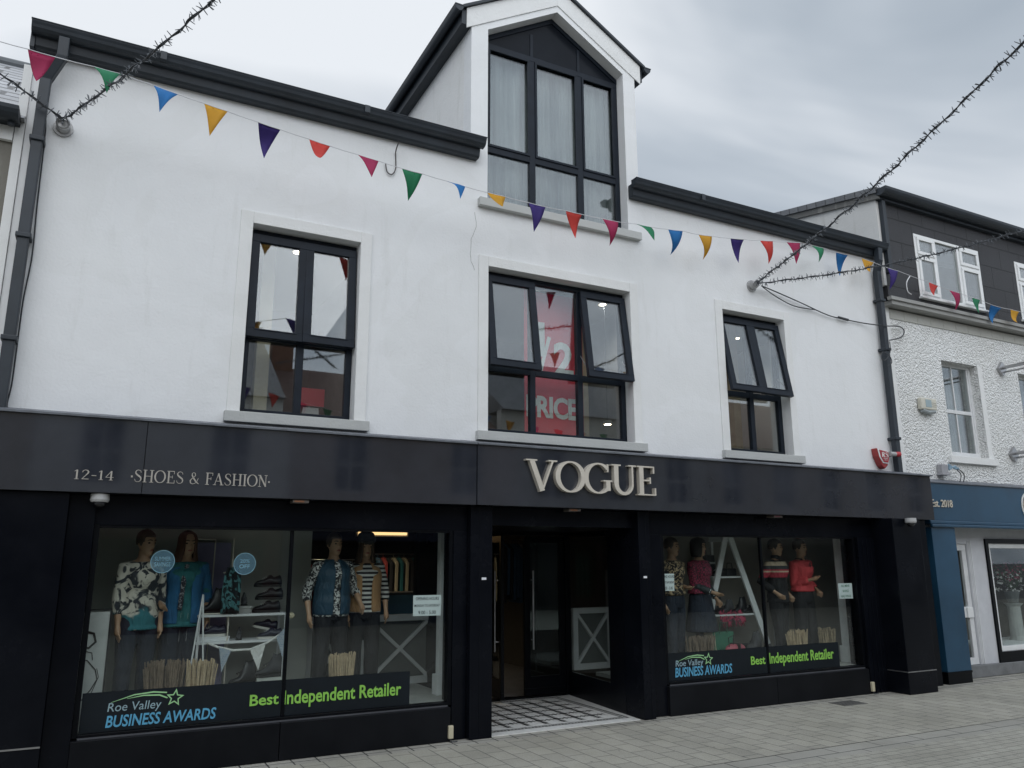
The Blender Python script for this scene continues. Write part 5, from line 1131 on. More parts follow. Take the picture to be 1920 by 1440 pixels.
def trousers(p, wide=1.0, off=0.012):
    mb = MB(); mb.ell([(0, 0, .82, .14, .11), (0, 0, .88, .163+off, .113+off), (0, 0, .95, .166+off, .116+off), (0, 0, 1.03, .145+off, .104+off)], 20)
    for sd, h, k, a in legs(p):
        mb.tube([h+Vector((0, 0, .04)), h.lerp(k, .4), k, k.lerp(a, .4), a+Vector((0, 0, .03))], [.094+off*.5, .084+off, (.062+off)*wide, (.062+off)*wide, (.050+off)*wide], 14)
    return mb
def hair(p, style):
    mb = MB(); cap = [(0, .004, 1.615, .082, .098), (0, .006, 1.66, .081, .099), (0, .008, 1.70, .066, .082), (0, .008, 1.725, .036, .048), (0, .008, 1.738, .006, .008)]
    if style == 'short': mb.arc([(0, .012, 1.575, .077, .086)]+cap[:1], -28, 208, .012); mb.arc(cap[:2], -35, 215, .016); mb.ell([(0, .008, 1.655, .070, .086), (0, .004, 1.672, .079, .099)]+cap[2:], 22)
    elif style == 'bob': mb.arc([(0, .0, 1.47, .088, .094), (0, .0, 1.52, .104, .108), (0, .002, 1.58, .106, .112)]+[(cx, cy, z, a*1.12+.008, b_*1.08+.006) for cx, cy, z, a, b_ in cap], -52, 232, .028, 26); mb.arc([(cx, cy, z, a*1.12+.008, b_*1.08+.006) for cx, cy, z, a, b_ in cap[1:]], -90, 270, .02, 26)
    else: mb.arc([(0, .03, 1.33, .120, .085), (0, .022, 1.40, .135, .095), (0, .008, 1.49, .112, .105), (0, .002, 1.56, .098, .108)]+[(cx, cy, z, a*1.08+.006, b_*1.06+.004) for cx, cy, z, a, b_ in cap], -58, 238, .028, 28); mb.arc([(cx, cy, z, a*1.08+.006, b_*1.06+.004) for cx, cy, z, a, b_ in cap[2:]], -90, 270, .02, 26)
    return mb.xform(head_m(p))
def folds(m):
    """soft hanging creases for worn cloth"""
    nt = m.node_tree; b = nt.nodes.get('Principled BSDF')
    if b is None or b.inputs['Normal'].is_linked or m in (SKIN, STEEL): return m
    v = coords(nt, (1, 1, .38)); n = node(nt, 'ShaderNodeTexNoise', Scale=13.0, Detail=3.0, Roughness=0.55, Distortion=0.8); nt.links.new(v, n.inputs['Vector'])
    bp = node(nt, 'ShaderNodeBump', Strength=0.9, Distance=0.035); nt.links.new(n.outputs[0], bp.inputs['Height']); nt.links.new(bp.outputs[0], b.inputs['Normal']); return m
def mannequin(x, y, rot, p, label, layers, hairstyle, haircol, sc=0.97):
    t = thing('mannequin', label, 'mannequin', (0, 0, 0), 'dressed mannequins in the shop windows')
    b_ = body(p).build('body', SKIN, t, remesh=0.0085)
    mb = MB(); 
    for sx in (-1, 1): mb.ball((sx*.030, -.0785, 1.610), .0175, .010, .0095, 10, 6); mb.tube([(sx*.013, -.093, 1.633), (sx*.032, -.089, 1.640), (sx*.053, -.071, 1.633)], [.0045, .0055, .003], 6)
    mb.xform(head_m(p)).build('eyes', mat('painted_eyes', (0.02, 0.015, 0.012), 0.4), b_)
    mb = MB(); mb.ball((0, -.0935, 1.541), .022, .007, .009, 10, 6); mb.xform(head_m(p)).build('lips', mat('painted_lips', (0.30, 0.07, 0.06), 0.4), b_)
    mb = hair(p, hairstyle); mb.build('hair', mat('hair_'+hairstyle, haircol, 0.6, var=0.35, scale=30, stretch=(1, 1, .1)), t, smooth=True, remesh=0.009)
    for nm, mb, m_ in layers(p): mb.build(nm, folds(m_), t, remesh=0.011)
    mb = MB(); mb.xy([(0.17*math.cos(i*math.pi/10), 0.02+0.17*math.sin(i*math.pi/10)) for i in range(20)], 0.0, 0.012); mb.tube([(0, 0.10, 0.01), (0, 0.10, 0.5), (0, 0.06, 0.86)], 0.011, 8); mb.build('stand', STEEL, t)
    t.location = (x, y, 0.3445); t.rotation_euler = (0, 0, R(rot)); t.scale = (sc, sc, sc)
    return t
NAVYT = mat('navy_trousers', (0.012, 0.018, 0.032), 0.85); BLKT = mat('black_trousers', (0.010, 0.010, 0.012), 0.8)
def m1(p): return [('trousers', trousers(p, 1.0), NAVYT), ('jumper', top(p, .80, .016, .80, 0.98), speckle('floral_knit', (0.03, 0.035, 0.045), (0.62, 0.58, 0.50), 8.0, .47, teal=(1.22, (0.03, 0.17, 0.20))))]
mannequin(.44, .32, 18, dict(lw=(-.20, -.06, .845), rw=(.20, -.03, .85), turn=22, nod=6, step=.05, stance=.12), 'mannequin with cropped dark hair in a black, cream and teal flower jumper', m1, 'short', (0.05, 0.035, 0.022))
def m2(p):
    cardi = MB(); cardi.arc([(0, 0, .83, .192, .15), (0, 0, 1.0, .188, .148), (0, 0, 1.16, .176, .142), (0, -.005, 1.28, .19, .16), (0, 0, 1.36, .182, .13), (0, 0, 1.42, .10, .085)], -72, 252, .018, 26)
    sl = top(p, .84, .030, .80, 1.0); sl2 = MB()
    for sd, sh, e_, w_ in arms(p): sl2.tube([Vector((sd*.10, 0, 1.37)), sh, sh.lerp(e_, .5), e_, e_.lerp(w_, .5)], [.06, .070, .064, .058, .052], 14)
    cardi.merge(sl2)
    lace = MB()
    for sx in (-.03, .03): lace.tube([(sx, -.145, 1.0), (sx, -.16, .85), (sx*1.1, -.155, .66)], .005, 6)
    return [('trousers', trousers(p, 1.25), NAVYT), ('top', top(p, .80, .016, .35, 1.03), mat('teal_jersey', (0.02, 0.14, 0.15), 0.8)), ('cardigan', cardi, mat('blue_cardigan', (0.02, 0.12, 0.26), 0.85, var=0.2)), ('scarf', strip3([(0.0, -.10, 1.40), (-.03, -.15, 1.30), (-.04, -.165, 1.15), (-.05, -.16, .96)], .05, .02), speckle('dark_scarf', (0.02, 0.02, 0.03), (0.25, 0.26, 0.28), 40, .55)), ('drawstring', lace, WINK)]
def strip3(path, wd, th):
    mb = MB(); rings = []
    for q_ in path:
        c = Vector(q_); rings.append([c+Vector((a*wd/2, b_*th/2, 0)) for a, b_ in ((-1, -1), (1, -1), (1, 1), (-1, 1))])
    return mb.rings(rings)
mannequin(.83, .52, 5, dict(lw=(-.23, -.16, 1.03), rw=(.225, -.06, .90), turn=8, nod=4, stance=.09), 'mannequin with long red-brown hair in a blue cardigan over a teal top', m2, 'long', (0.09, 0.035, 0.018))
def m3(p):
    g = MB(); g.arc([(0, 0, .88, .196, .155), (0, 0, .95, .202, .16)]+[(0, -.004, .95+.065*i, .186+(.012 if i % 2 else 0)+.008*math.sin(i), .148+(.012 if i % 2 else 0)+(.016 if i > 3 else 0)) for i in range(1, 7)]+[(0, 0, 1.39, .17, .12), (0, 0, 1.45, .085, .08)], -79, 259, .026, 26)
    return [('trousers', trousers(p, 1.05), BLKT), ('blouse', top(p, .86, .016, .72, 1.03), speckle('dotted_blouse', (0.02, 0.02, 0.024), (0.62, 0.62, 0.60), 34.0, .52)), ('gilet', g, mat('quilted_navy', (0.015, 0.05, 0.085), 0.5, var=0.2))]
mannequin(2.24, .34, 8, dict(lw=(-.255, -.03, .885), rw=(.285, -.11, .98), turn=10, nod=2, stance=.12, step=.03), 'mannequin with cropped hair in a navy quilted gilet over a dotted blouse', m3, 'short', (0.06, 0.04, 0.025))
def m4(p):
    c = MB(); c.arc([(0, 0, .90, .19, .15), (0, 0, 1.1, .182, .148), (0, -.005, 1.28, .192, .162), (0, 0, 1.37, .178, .128), (0, 0, 1.43, .10, .085)], -72, 252, .02, 26)
    tg = MB(); tg.box(.085, .125, -.195, -.19, .72, .88)
    return [('trousers', trousers(p, 1.1), BLKT), ('striped_top', top(p, .88, .015, .75, 1.02), stripes('breton', (0.62, 0.61, 0.58), (0.02, 0.02, 0.025), .048)), ('cardigan', c, mat('camel_knit', (0.40, 0.23, 0.11), 0.9, var=0.15)), ('price_tag', tg, WINK)]
h4 = mannequin(2.64, .52, -5, dict(lw=(-.2, -.03, .88), rw=(.24, -.05, .90), turn=0, nod=3, stance=.10), 'mannequin with long brown hair and dark cap in a camel cardigan over stripes', m4, 'long', (0.06, 0.035, 0.022), .955)
mb = MB(); mb.ell([(0, .0, 1.655, .105, .118), (0, .0, 1.70, .108, .122), (0, .01, 1.76, .085, .10), (0, .015, 1.785, .04, .05)], 22); mb.tube([(-.08, -.09, 1.66), (0, -.14, 1.655), (.08, -.09, 1.66)], [.012, .03, .012], 10)
mb.build('cap', mat('grey_cap', (0.05, 0.05, 0.055), 0.85), h4, remesh=.009)
def m5(p): return [('trousers', trousers(p, 1.0), NAVYT), ('tunic', top(p, .98, .02, .55, 1.03), speckle('gold_speckle', (0.012, 0.012, 0.014), (0.42, 0.31, 0.18), 26.0, .53))]
mannequin(6.66, .36, 12, dict(lw=(-.22, -.02, .88), rw=(.07, -.19, 1.08), turn=25, nod=2, stance=.11, step=.04), 'mannequin with cropped hair in a black tunic flecked with gold', m5, 'short', (0.06, 0.04, 0.028))
def m6(p):
    sk = MB(); sk.ell([(0, 0, .50, .25, .19), (0, 0, .53, .25, .19), (0, 0, .75, .215, .16), (0, 0, .92, .185, .135), (0, 0, 1.05, .15, .115)], 22)
    cf = MB()
    for sd, sh, e_, w_ in arms(p): cf.tube([e_.lerp(w_, .82), e_.lerp(w_, .90)], [.048, .048], 14)
    return [('tights', trousers(p, .85, .004), BLKT), ('skirt', sk, NAVYT), ('jumper', top(p, .99, .022, .55, 1.03), speckle('leopard_knit', (0.02, 0.012, 0.016), (0.26, 0.02, 0.06), 30.0, .10, 'vor')), ('jacket_sleeve', sleeves(p), mat('dark_sleeve', (0.015, 0.022, 0.026), 0.6)), ('cuff', cf, WINK)]
def sleeves(p):
    mb = MB()
    for sd, sh, e_, w_ in arms(p): mb.tube([sh.lerp(e_, .85), e_, e_.lerp(w_, .5), e_.lerp(w_, .92)], [.050, .056, .052, .045], 14)
    return mb
mannequin(7.12, .38, 16, dict(lw=(-.03, -.22, 1.01), rw=(.20, -.12, .92), turn=12, nod=4, stance=.08), 'mannequin with black bob in a crimson leopard jumper and long dark skirt', m6, 'bob', (0.015, 0.013, 0.013))
CR = (0.62, 0.50, 0.36)
def m7(p): 
    nk = MB(); nk.ell([(0, 0, 1.40, .085, .078), (0, 0, 1.45, .066, .066), (0, 0, 1.50, .060, .062)], 18)
    return [('trousers', trousers(p, 1.0), BLKT), ('jumper', top(p, .84, .022, .92, 1.02), zstops('banded_knit', [(0, (0.012, 0.012, 0.014)), (1.185, (0.50, 0.045, 0.075)), (1.255, CR), (1.275, (0.50, 0.045, 0.075)), (1.30, (0.05, 0.055, 0.06)), (1.345, CR), (1.405, (0.014, 0.014, 0.016))])), ('roll_neck', nk, BLKT)]
mannequin(8.48, .36, 14, dict(lw=(-.215, -.10, .98), rw=(.20, -.05, .95), turn=22, nod=2, stance=.09, step=.05), 'mannequin in a black jumper with cream, grey and pink bands', m7, 'short', (0.045, 0.03, 0.02))
def m8(p):
    co = MB(); co.arc([(0, 0, 1.40, .095, .085), (0, 0, 1.455, .072, .072)], -70, 250, .012, 20); co.box(-.012, .012, -.168, -.155, 1.28, 1.40)
    return [('trousers', trousers(p, 1.3), BLKT), ('polo_shirt', top(p, .98, .022, .93, 1.04), mat('coral_jersey', (0.62, 0.065, 0.075), 0.75, var=0.1)), ('collar', co, BLKT)]
mannequin(9.02, .42, 6, dict(lw=(-.06, -.20, 1.15), rw=(.26, -.05, 1.0), turn=20, nod=0, stance=.11), 'mannequin in a coral polo shirt with dark collar and wide black trousers', m8, 'short', (0.05, 0.035, 0.022))

# ================================================================ SHOES, SHELVES AND OTHER DISPLAY THINGS
def shoe_proto(name, label, cat, m_, solem, boot=0.0, heel=0.0):
    t = thing(name, label, cat, (0, 0, 0)); mb = MB(); rings = []
    prof = [(-.140, .030, .040, .022), (-.134, .030, .075+boot*.95, .030), (-.118, .038, .092+boot, .036), (-.085, .040, .082+boot, .040), (-.055, .040, .076+boot*.98, .041), (-.025, .042, .094+boot*.92, .042), (0.0, .042, .090+boot*.35, .043), (.04, .045, .066, .047), (.08, .046, .054, .048), (.115, .036, .047, .038), (.136, .016, .034, .022), (.143, .01, .024, .01)]
    for x_, w_, h_, w2 in prof:
        r_ = []
        for k in range(14):
            a = 2*math.pi*k/14; yy = math.cos(a)*w2*(1 if math.sin(a) < 0.2 else (0.72 if h_ > .07 else 1)); zz_ = 0.018+(h_-0.018)*(0.5+0.5*math.sin(a)); r_.append(Vector((x_, yy, zz_)))
        rings.append(r_)
    mb.rings(rings); mb.build('upper', m_, t, smooth=True)
    mb = MB(); o_ = [(-.140, 0), (-.12, .038), (-.05, .040), (.02, .046), (.08, .051), (.125, .040), (.148, 0), (.125, -.040), (.08, -.051), (.02, -.046), (-.05, -.040), (-.12, -.038)]; mb.xy(o_, 0.0, .019); mb.build('sole', solem, t)
    mb = MB()
    for k in range(4): mb.tube([(.005+k*.018, -.022, .074-k*.005+boot*.25), (.005+k*.018, .0, .084-k*.005+boot*.25), (.005+k*.018, .022, .074-k*.005+boot*.25)], .0035, 5)
    mb.build('laces', m_ if heel else WINK, t); return t
SHB = mat('black_leather', (0.014, 0.014, 0.017), 0.4); SHG = mat('grey_suede', (0.055, 0.055, 0.06), 0.85); SHN = mat('navy_leather', (0.012, 0.014, 0.035), 0.4); SHC = mat('cream_canvas', (0.50, 0.47, 0.38), 0.8)
SOLB = mat('black_sole', (0.012, 0.012, 0.012), 0.7); SOLW = mat('white_sole', (0.62, 0.60, 0.56), 0.6)
protos = dict(low=shoe_proto('shoe', 'x', 'shoe', SHB, SOLB), trainer=shoe_proto('trainer', 'x', 'trainer', SHN, SOLW), boot=shoe_proto('ankle_boot', 'x', 'boot', SHB, SOLB, .10, 1), grey=shoe_proto('ankle_boot', 'x', 'boot', SHG, SOLB, .075, 1), canvas=shoe_proto('trainer', 'x', 'trainer', SHC, SOLW, .04))
used = set()
def place(kind, x, y, z, rot, label, sc=1.0, tilt=0):
    if kind in used: o = copytree(protos[kind])
    else: o = protos[kind]; used.add(kind)
    o.location = (x, y, z); o.rotation_euler = (0, R(tilt), R(rot)); o.scale = (sc*.76, sc*.85, sc*1.02); o['label'] = label; o['group'] = 'shoes on display'
    return o
def shelf_unit(x0, x1, y0, y1, levels, label, base=0.345):
    t = thing('shelf_unit', label, 'shelf', ((x0+x1)/2, (y0+y1)/2, base)); mb = MB()
    for x in (x0, x1-0.02):
        for y in (y0, y1-0.02): mb.box(x, x+0.02, y, y+0.02, base, levels[-1]+0.0)
    mb.build('frame', WPAINT, t, bevel=0.002)
    for z in levels: mb = MB(); mb.box(x0-0.005, x1+0.005, y0-0.005, y1+0.005, z, z+0.022); mb.build('shelf', WPAINT, t, bevel=0.002)
    return t
shelf_unit(.97, 1.80, .36, .70, [.955, 1.205], 'white open shelf unit with black shoes in the shoe-shelf window')
sx = 1.62
place('low', sx, .48, 1.228, 180, 'black lace-up at the foot of the three-shoe stack on the top shelf', 1.25)
place('low', sx+.02, .48, 1.352, 180, 'black shoe in the middle of the three-shoe stack', 1.25); place('low', sx, .48, 1.476, 180, 'black shoe topmost of the three-shoe stack', 1.25)
place('grey', 1.40, .50, 1.30, 265, 'small dark boot seen toe-on on its box on the top shelf', .75)
t = thing('shoe_box', 'pale shoe box under the small dark boot on the top shelf', 'box', (1.40, .50, 1.228)); mb = MB(); mb.box(1.34, 1.46, .40, .60, 1.228, 1.275); mb.build('carton', mat('box_grey', (0.28, 0.28, 0.27), 0.8), t, bevel=.004); mb = MB(); mb.box(1.336, 1.464, .396, .604, 1.2755, 1.2995); mb.build('lid', mat('box_lid', (0.32, 0.32, 0.31), 0.8), t, bevel=.004)
t = thing('shoe_box', 'flat green box below the hanging scarf', 'box', (1.30, .46, 1.228)); mb = MB(); mb.box(1.24, 1.325, .39, .53, 1.228, 1.30); mb.build('carton', mat('box_green', (0.04, 0.16, 0.12), 0.7), t, bevel=.004); mb = MB(); mb.box(1.236, 1.329, .386, .534, 1.301, 1.312); mb.build('lid', mat('box_green_lid', (0.05, 0.18, 0.14), 0.7), t, bevel=.004)
place('boot', 1.10, .50, 1.228, 180, 'tall navy-black ankle boot at the left end of the top shelf', 1.35)
place('trainer', 1.12, .47, 1.02, 180, 'black trainer lying on a white box on the middle shelf', 1.2)
t = thing('shoe_box', 'white box under the trainer on the middle shelf', 'box', (1.12, .47, .9775)); mb = MB(); mb.box(.99, 1.27, .40, .56, .9775, 1.006); mb.build('carton', WPAINT, t, bevel=.003); mb = MB(); mb.box(.985, 1.275, .396, .564, 1.0065, 1.0195); mb.build('lid', WPAINT, t, bevel=.003)
place('grey', 1.37, .48, .9775, 260, 'brown-black bootee seen toe-on on the middle shelf', .7)
place('trainer', 1.62, .52, 1.065, 165, 'navy trainer with white sole propped upper right on the middle shelf', 1.1, -12); place('trainer', 1.66, .44, .9775, 170, 'navy trainer with white sole lower right on the middle shelf', 1.1)
place('canvas', 1.14, .30, .345, 200, 'cream canvas high-top standing beside the stick bundle', 1.5); place('canvas', 1.30, .24, .345, 170, 'cream-soled trainer tilted against the high-top', 1.3, 20)
place('boot', 1.42, .42, .56, 190, 'dark boot standing behind the little checked pennants', 1.2); place('grey', 1.68, .42, .62, 180, 'grey suede ankle boot on the block below the shelf', 1.35)
place('boot', 1.46, .26, .345, 185, 'black boot on the bed left of the pane joint', 1.35); place('boot', 1.72, .22, .345, 180, 'black boot on the bed under the grey suede boot', 1.3); place('low', 1.60, .10, .345, 178, 'black shoe foremost on the bed of the shoe-shelf window', 1.3)
t = thing('display_block', 'grey block that carries two boots below the shelf unit', 'block', (1.55, .45, .345)); mb = MB(); mb.box(1.27, 1.85, .36, .56, .345, .535); mb.build('plinth', DISPF, t, bevel=.006); mb = MB(); mb.box(1.265, 1.855, .355, .565, .5355, .558); mb.build('cover', DISPW, t, bevel=.004); mb = MB(); mb.box(1.55, 1.82, .37, .55, .5585, .619); mb.build('riser', DISPW, t)
def sticks(x, y, wd, h, m_, label, seed, z=.345, n=60):
    q = random.Random(seed); t = thing('stick_bundle', label, 'stick bundle', (x, y, z), 'bundles of thin sticks in the shop windows'); mb = MB()
    for i in range(n):
        a = q.uniform(0, 6.28); r_ = math.sqrt(q.random()); bx, by = x+math.cos(a)*r_*wd*.42, y+math.sin(a)*r_*.07; ln = q.uniform(-.03, .03)+math.cos(a)*r_*.035
        mb.tube([(bx, by, z), (bx+ln*.5, by, z+h*.5), (bx+ln, by+q.uniform(-.02, .02), z+h*q.uniform(.86, 1.03))], q.uniform(.005, .0085), 5)
    mb.build('sticks', m_, t); mb = MB(); mb.rings([[Vector((x+math.cos(2*math.pi*k/24)*(wd*.47+.012)*s_, y+math.sin(2*math.pi*k/24)*.09*s_, z+h*.42+dz)) for k in range(24)] for s_, dz in ((1, 0), (1, .02), (.93, .02), (.93, 0), (1, 0))], cap=False); mb.build('tie', mat('raffia', (0.34, 0.25, 0.15), 0.9), t)
sticks(.72, .20, .36, .50, WOODD, 'dark brown stick bundle at the feet of the mannequins in the shoe-shelf window', 1, n=110); sticks(1.0, .14, .24, .50, WOODS, 'pale stick bundle beside the cream high-top', 2, n=70)
sticks(2.31, .10, .26, .49, WOODS, 'pale stick bundle below the quilted gilet', 3, n=75); sticks(6.87, .14, .44, .45, WOODD, 'wide brown stick bundle at the left of the ladder window', 4, n=120)
sticks(8.55, .14, .33, .46, WOODS, 'pale stick bundle at the feet of the banded-jumper mannequin', 5, n=90); sticks(9.17, .2, .26, .46, mat('tan_sticks', (0.36, 0.28, 0.18), 0.8, var=.3, scale=20), 'tan stick bundle at the right end of the ladder window', 6, n=75)
# scarf on a stand
t = thing('scarf_stand', 'patterned teal and black scarf hanging on a gold stand in the shoe-shelf window', 'scarf', (1.25, .34, .345))
mb = MB(); mb.tube([(1.25, .40, .345), (1.25, .40, 1.95)], .007, 8); mb.tube([(1.17, .40, 1.62), (1.33, .40, 1.62)], .007, 8); mb.tube([(1.02, .40, 1.235), (1.25, .40, 1.235)], .006, 8); mb.xy([(1.25+.12*math.cos(i*.628), .42+.12*math.sin(i*.628)) for i in range(10)], .345, .357); mb.build('stand', BRASS, t)
mb = MB(); rows = []
for z in (1.235, 1.35, 1.48, 1.60, 1.66, 1.672): 
    w_ = .085 if z < 1.5 else (.075 if z < 1.65 else .05); r_ = [Vector((1.25-w_+2*w_*k/16, .34+.022*math.sin(k*1.25+z*6)+(.03 if z > 1.65 else 0), z)) for k in range(17)]; rows.append(r_+[p+Vector((0, .012, 0)) for p in r_[::-1]])
mb.rings(rows); mb.build('scarf', speckle('scarf_print', (0.01, 0.014, 0.018), (0.10, 0.28, 0.30), 13.0, .53), t, smooth=True)
t = thing('backdrop_board', 'plain lilac board standing behind the blue cardigan mannequin', 'board', (1.12, .92, .345)); mb = MB(); mb.box(.95, 1.30, .90, .93, .345, 1.92); mb.build('panel', mat('lilac_board', (0.24, 0.22, 0.36), 0.8), t); mb = MB(); mb.box(.93, 1.32, .88, .95, .3455, .37); mb.build('foot', BLACK, t)
# gold frame behind the second mannequin and easel legs
t = thing('gold_frame', 'thin gold wire frame standing behind the blue cardigan', 'display frame', (.8, .75, .345))
mb = MB()
for a, b_ in (((.66, .75, .345), (.66, .75, 1.55)), ((.84, .75, .345), (.84, .75, 1.95)), ((1.12, .75, .345), (1.12, .75, 1.95)), ((.66, .75, 1.55), (.84, .75, 1.55)), ((.84, .75, 1.95), (1.12, .75, 1.95)), ((.84, .75, 1.30), (1.12, .75, 1.30))): mb.tube([a, b_], .006, 6)
mb.build('rods', BRASS, t); mb = MB(); mb.box(.62, 1.16, .70, .80, .345, .36); mb.build('foot', BRASS, t)
t = thing('easel', 'slim white A-shaped easel beside the white shelf unit', 'easel', (.99, .27, .345)); mb = MB(); mb.tube([(.985, .28, 1.42), (.88, .24, .345)], .008, 6); mb.tube([(.985, .28, 1.42), (1.06, .24, .345)], .008, 6); mb.build('legs', WPAINT, t); mb = MB(); mb.tube([(.985, .285, 1.42), (.97, .52, .345)], .008, 6); mb.build('prop', WPAINT, t)
# little gingham bunting across the shelf unit
t = thing('gingham_bunting', 'short bunting of blue gingham and white pennants hung on the shelf unit', 'bunting', (1.4, .33, .95)); cs = [Vector((1.06, .335, .975)), Vector((1.16, .33, .93)), Vector((1.30, .325, .895)), Vector((1.46, .325, .895)), Vector((1.62, .33, .95)), Vector((1.78, .335, 1.05)), Vector((1.83, .335, 1.22))]
mb = MB(); mb.tube(cs, .011, 6); mb.build('tape', WINK, t)
GING = bricklike('gingham', (0.42, 0.50, 0.60), (0.16, 0.30, 0.50), (0.55, 0.60, 0.66), .016, .016, .004, rot=(R(-90), 0, 0), bump=0)
for i, (a, b_, m_) in enumerate((((1.17, .93), (1.285, .90), GING), ((1.455, .895), (1.60, .94), WINK), ((1.70, 1.0), (1.80, 1.11), GING))):
    mb = MB(); tip = ((a[0]+b_[0])/2-(.02 if i == 0 else -.02), min(a[1], b_[1])-.20); mb.xz([a, b_, tip], .318, .321); mb.build('pennant', m_, t)
mb = MB(); mb.ball((1.835, .33, 1.20), .035, .012, .03); mb.build('bow', mat('cream_bow', (0.55, 0.48, 0.34), 0.8), t)
# board with a line drawing at the left edge
t = thing('drawing_board', 'white board with a black line drawing and lettering, half hidden by the window edge', 'board', (.02, .05, .345))
mb = MB(); mb.box(-.095, .20, .045, .065, .346, 1.30); mb.build('panel', mat('board_white', (0.50, 0.51, 0.50), 0.7), t); mb = MB(); mb.box(.2005, .215, .04, .07, .346, 1.31); mb.box(-.095, .215, .04, .07, 1.3105, 1.325); mb.build('edge', BLACK, t)
mb = MB(); strip(mb, [(-.06, .92), (.06, .90), (.13, .82), (.15, .74), (.11, .66), (.05, .58), (.0, .55), (-.05, .54)], .009, .040, .0445); strip(mb, [(.14, .83), (.16, .76), (.12, .64), (.08, .57)], .006, .040, .0445); strip(mb, [(.02, 1.14), (.09, 1.12), (.11, 1.05), (.06, 1.0), (.0, 1.02)], .02, .040, .0445); strip(mb, [(.02, .98), (.09, .96), (.10, .90)], .008, .040, .0445)
text(mb, 'fashions', -.085, .185, .395, .50, .0435, 0, 0, 1, .003); mb.build('drawing', BLACK, t)
# right window: white ladder shelf
t = thing('ladder_shelf', 'white A-shaped ladder shelf with shoes and bags in the ladder window', 'shelf', (7.7, .55, .345))
mb = MB(); 
strip(mb, [(7.11, .345), (7.70, 2.10)], .085, .446, .474); strip(mb, [(8.43, .345), (7.74, 2.10)], .085, .4465, .4745); mb.box(7.68, 7.76, .476, .80, 1.98, 2.06); mb.box(7.70, 7.74, .78, .81, .345, 1.98)
mb.build('ladder_frame', WPAINT, t, bevel=.003)
for z, a, b_ in ((1.495, 7.44, 8.02), (1.0, 7.30, 8.22)): mb = MB(); mb.box(a, b_, .475, .785, z, z+.02); mb.build('shelf', WPAINT, t)
place('low', 7.62, .58, 1.518, 180, 'black court shoe on the top shelf of the ladder', 1.2); 
t = thing('handbag', 'small dark handbag on the top shelf of the ladder', 'handbag', (7.85, .6, 1.516)); mb = MB(); mb.box(7.76, 7.94, .56, .64, 1.516, 1.62); mb.build('bag_body', SHB, t, bevel=.015); mb = MB(); mb.tube([(7.80, .60, 1.62), (7.81, .60, 1.69), (7.89, .60, 1.69), (7.90, .60, 1.62)], .006, 6); mb.build('handle', SHB, t)
t = thing('shoe_box', 'narrow dark box high between the ladder legs', 'box', (7.62, .7, 1.516)); mb = MB(); mb.box(7.53, 7.68, .70, .78, 1.516, 1.80); mb.build('carton', BLACK, t, bevel=.004); mb = MB(); mb.box(7.525, 7.685, .695, .784, 1.68, 1.705); mb.build('band', WPAINT, t)
for i, (x, z, k, lab, rt) in enumerate(((7.50, 1.022, 'boot', 'black boot at the left of the ladder’s middle shelf', 170), (7.72, 1.022, 'grey', 'dark grey bootee in the middle of the ladder’s middle shelf', 190), (7.95, 1.022, 'boot', 'black boot right of centre on the ladder’s middle shelf', 185), (8.12, 1.022, 'low', 'black shoe at the right end of the ladder’s middle shelf', 180))): place(k, x, .56, z, rt, lab.replace('’', "'"), 1.15)
t = thing('scarf', 'crimson patterned scarf draped over the front of the ladder shelf', 'scarf', (7.75, .47, 1.03)); mb = MB(); rows = []
for k in range(15): 
    x_ = 7.52+.42*k/14; r_ = [Vector((x_+.02*math.sin(k), .50-.04*j/4-.012*math.sin(k*1.3+j), 1.05-.045*j*(0.6+0.5*math.sin(k*.9)**2)+.03*math.sin(k*2.1))) for j in range(5)]; rows.append(r_+[p+Vector((0, .01, .006)) for p in r_[::-1]])
mb.rings(rows); mb.build('cloth', speckle('crimson_print', (0.05, 0.01, 0.02), (0.38, 0.03, 0.08), 22, .48), t, smooth=True); mb = MB(); 
for k in range(9): mb.tube([(7.55+k*.045, .452, .90+.02*math.sin(k)), (7.555+k*.045, .452, .86)], .004, 5)
mb.build('fringe', mat('fringe_red', (0.35, 0.04, 0.07), 0.9), t)
for i, (x, y, z, k, lab, rt) in enumerate(((7.92, .40, .345, 'boot', 'large black boot on the bed under the ladder', 180), (8.10, .30, .345, 'boot', 'large black boot on the bed right of the ladder foot', 190), (7.98, .36, .55, 'grey', 'dark ankle boot propped above the two boots under the ladder', 200))): place(k, x, y, z, rt, lab, 1.5)
t = thing('display_block', 'low dark block behind the boots under the ladder', 'block', (8.0, .45, .345)); mb = MB(); mb.box(7.82, 8.2, .50, .66, .345, .62); mb.build('plinth', BLACK, t); mb = MB(); mb.box(7.83, 8.19, .26, .499, .53, .549); mb.build('ledge', BLACK, t)
t = thing('handbag', 'green shopper bag standing under the ladder', 'handbag', (7.55, .5, .345)); mb = MB(); mb.prism([(7.40, .46, .345), (7.70, .46, .345), (7.73, .46, .80), (7.37, .46, .80)], (0, .12, 0)); mb.build('bag_body', mat('bag_green', (0.03, 0.17, 0.10), 0.6), t, bevel=.01); mb = MB(); mb.tube([(7.48, .455, .78), (7.49, .45, .92), (7.60, .45, .92), (7.61, .455, .78)], .007, 6); mb.build('handle', mat('bag_green_dark', (0.02, 0.10, 0.06), 0.6), t)
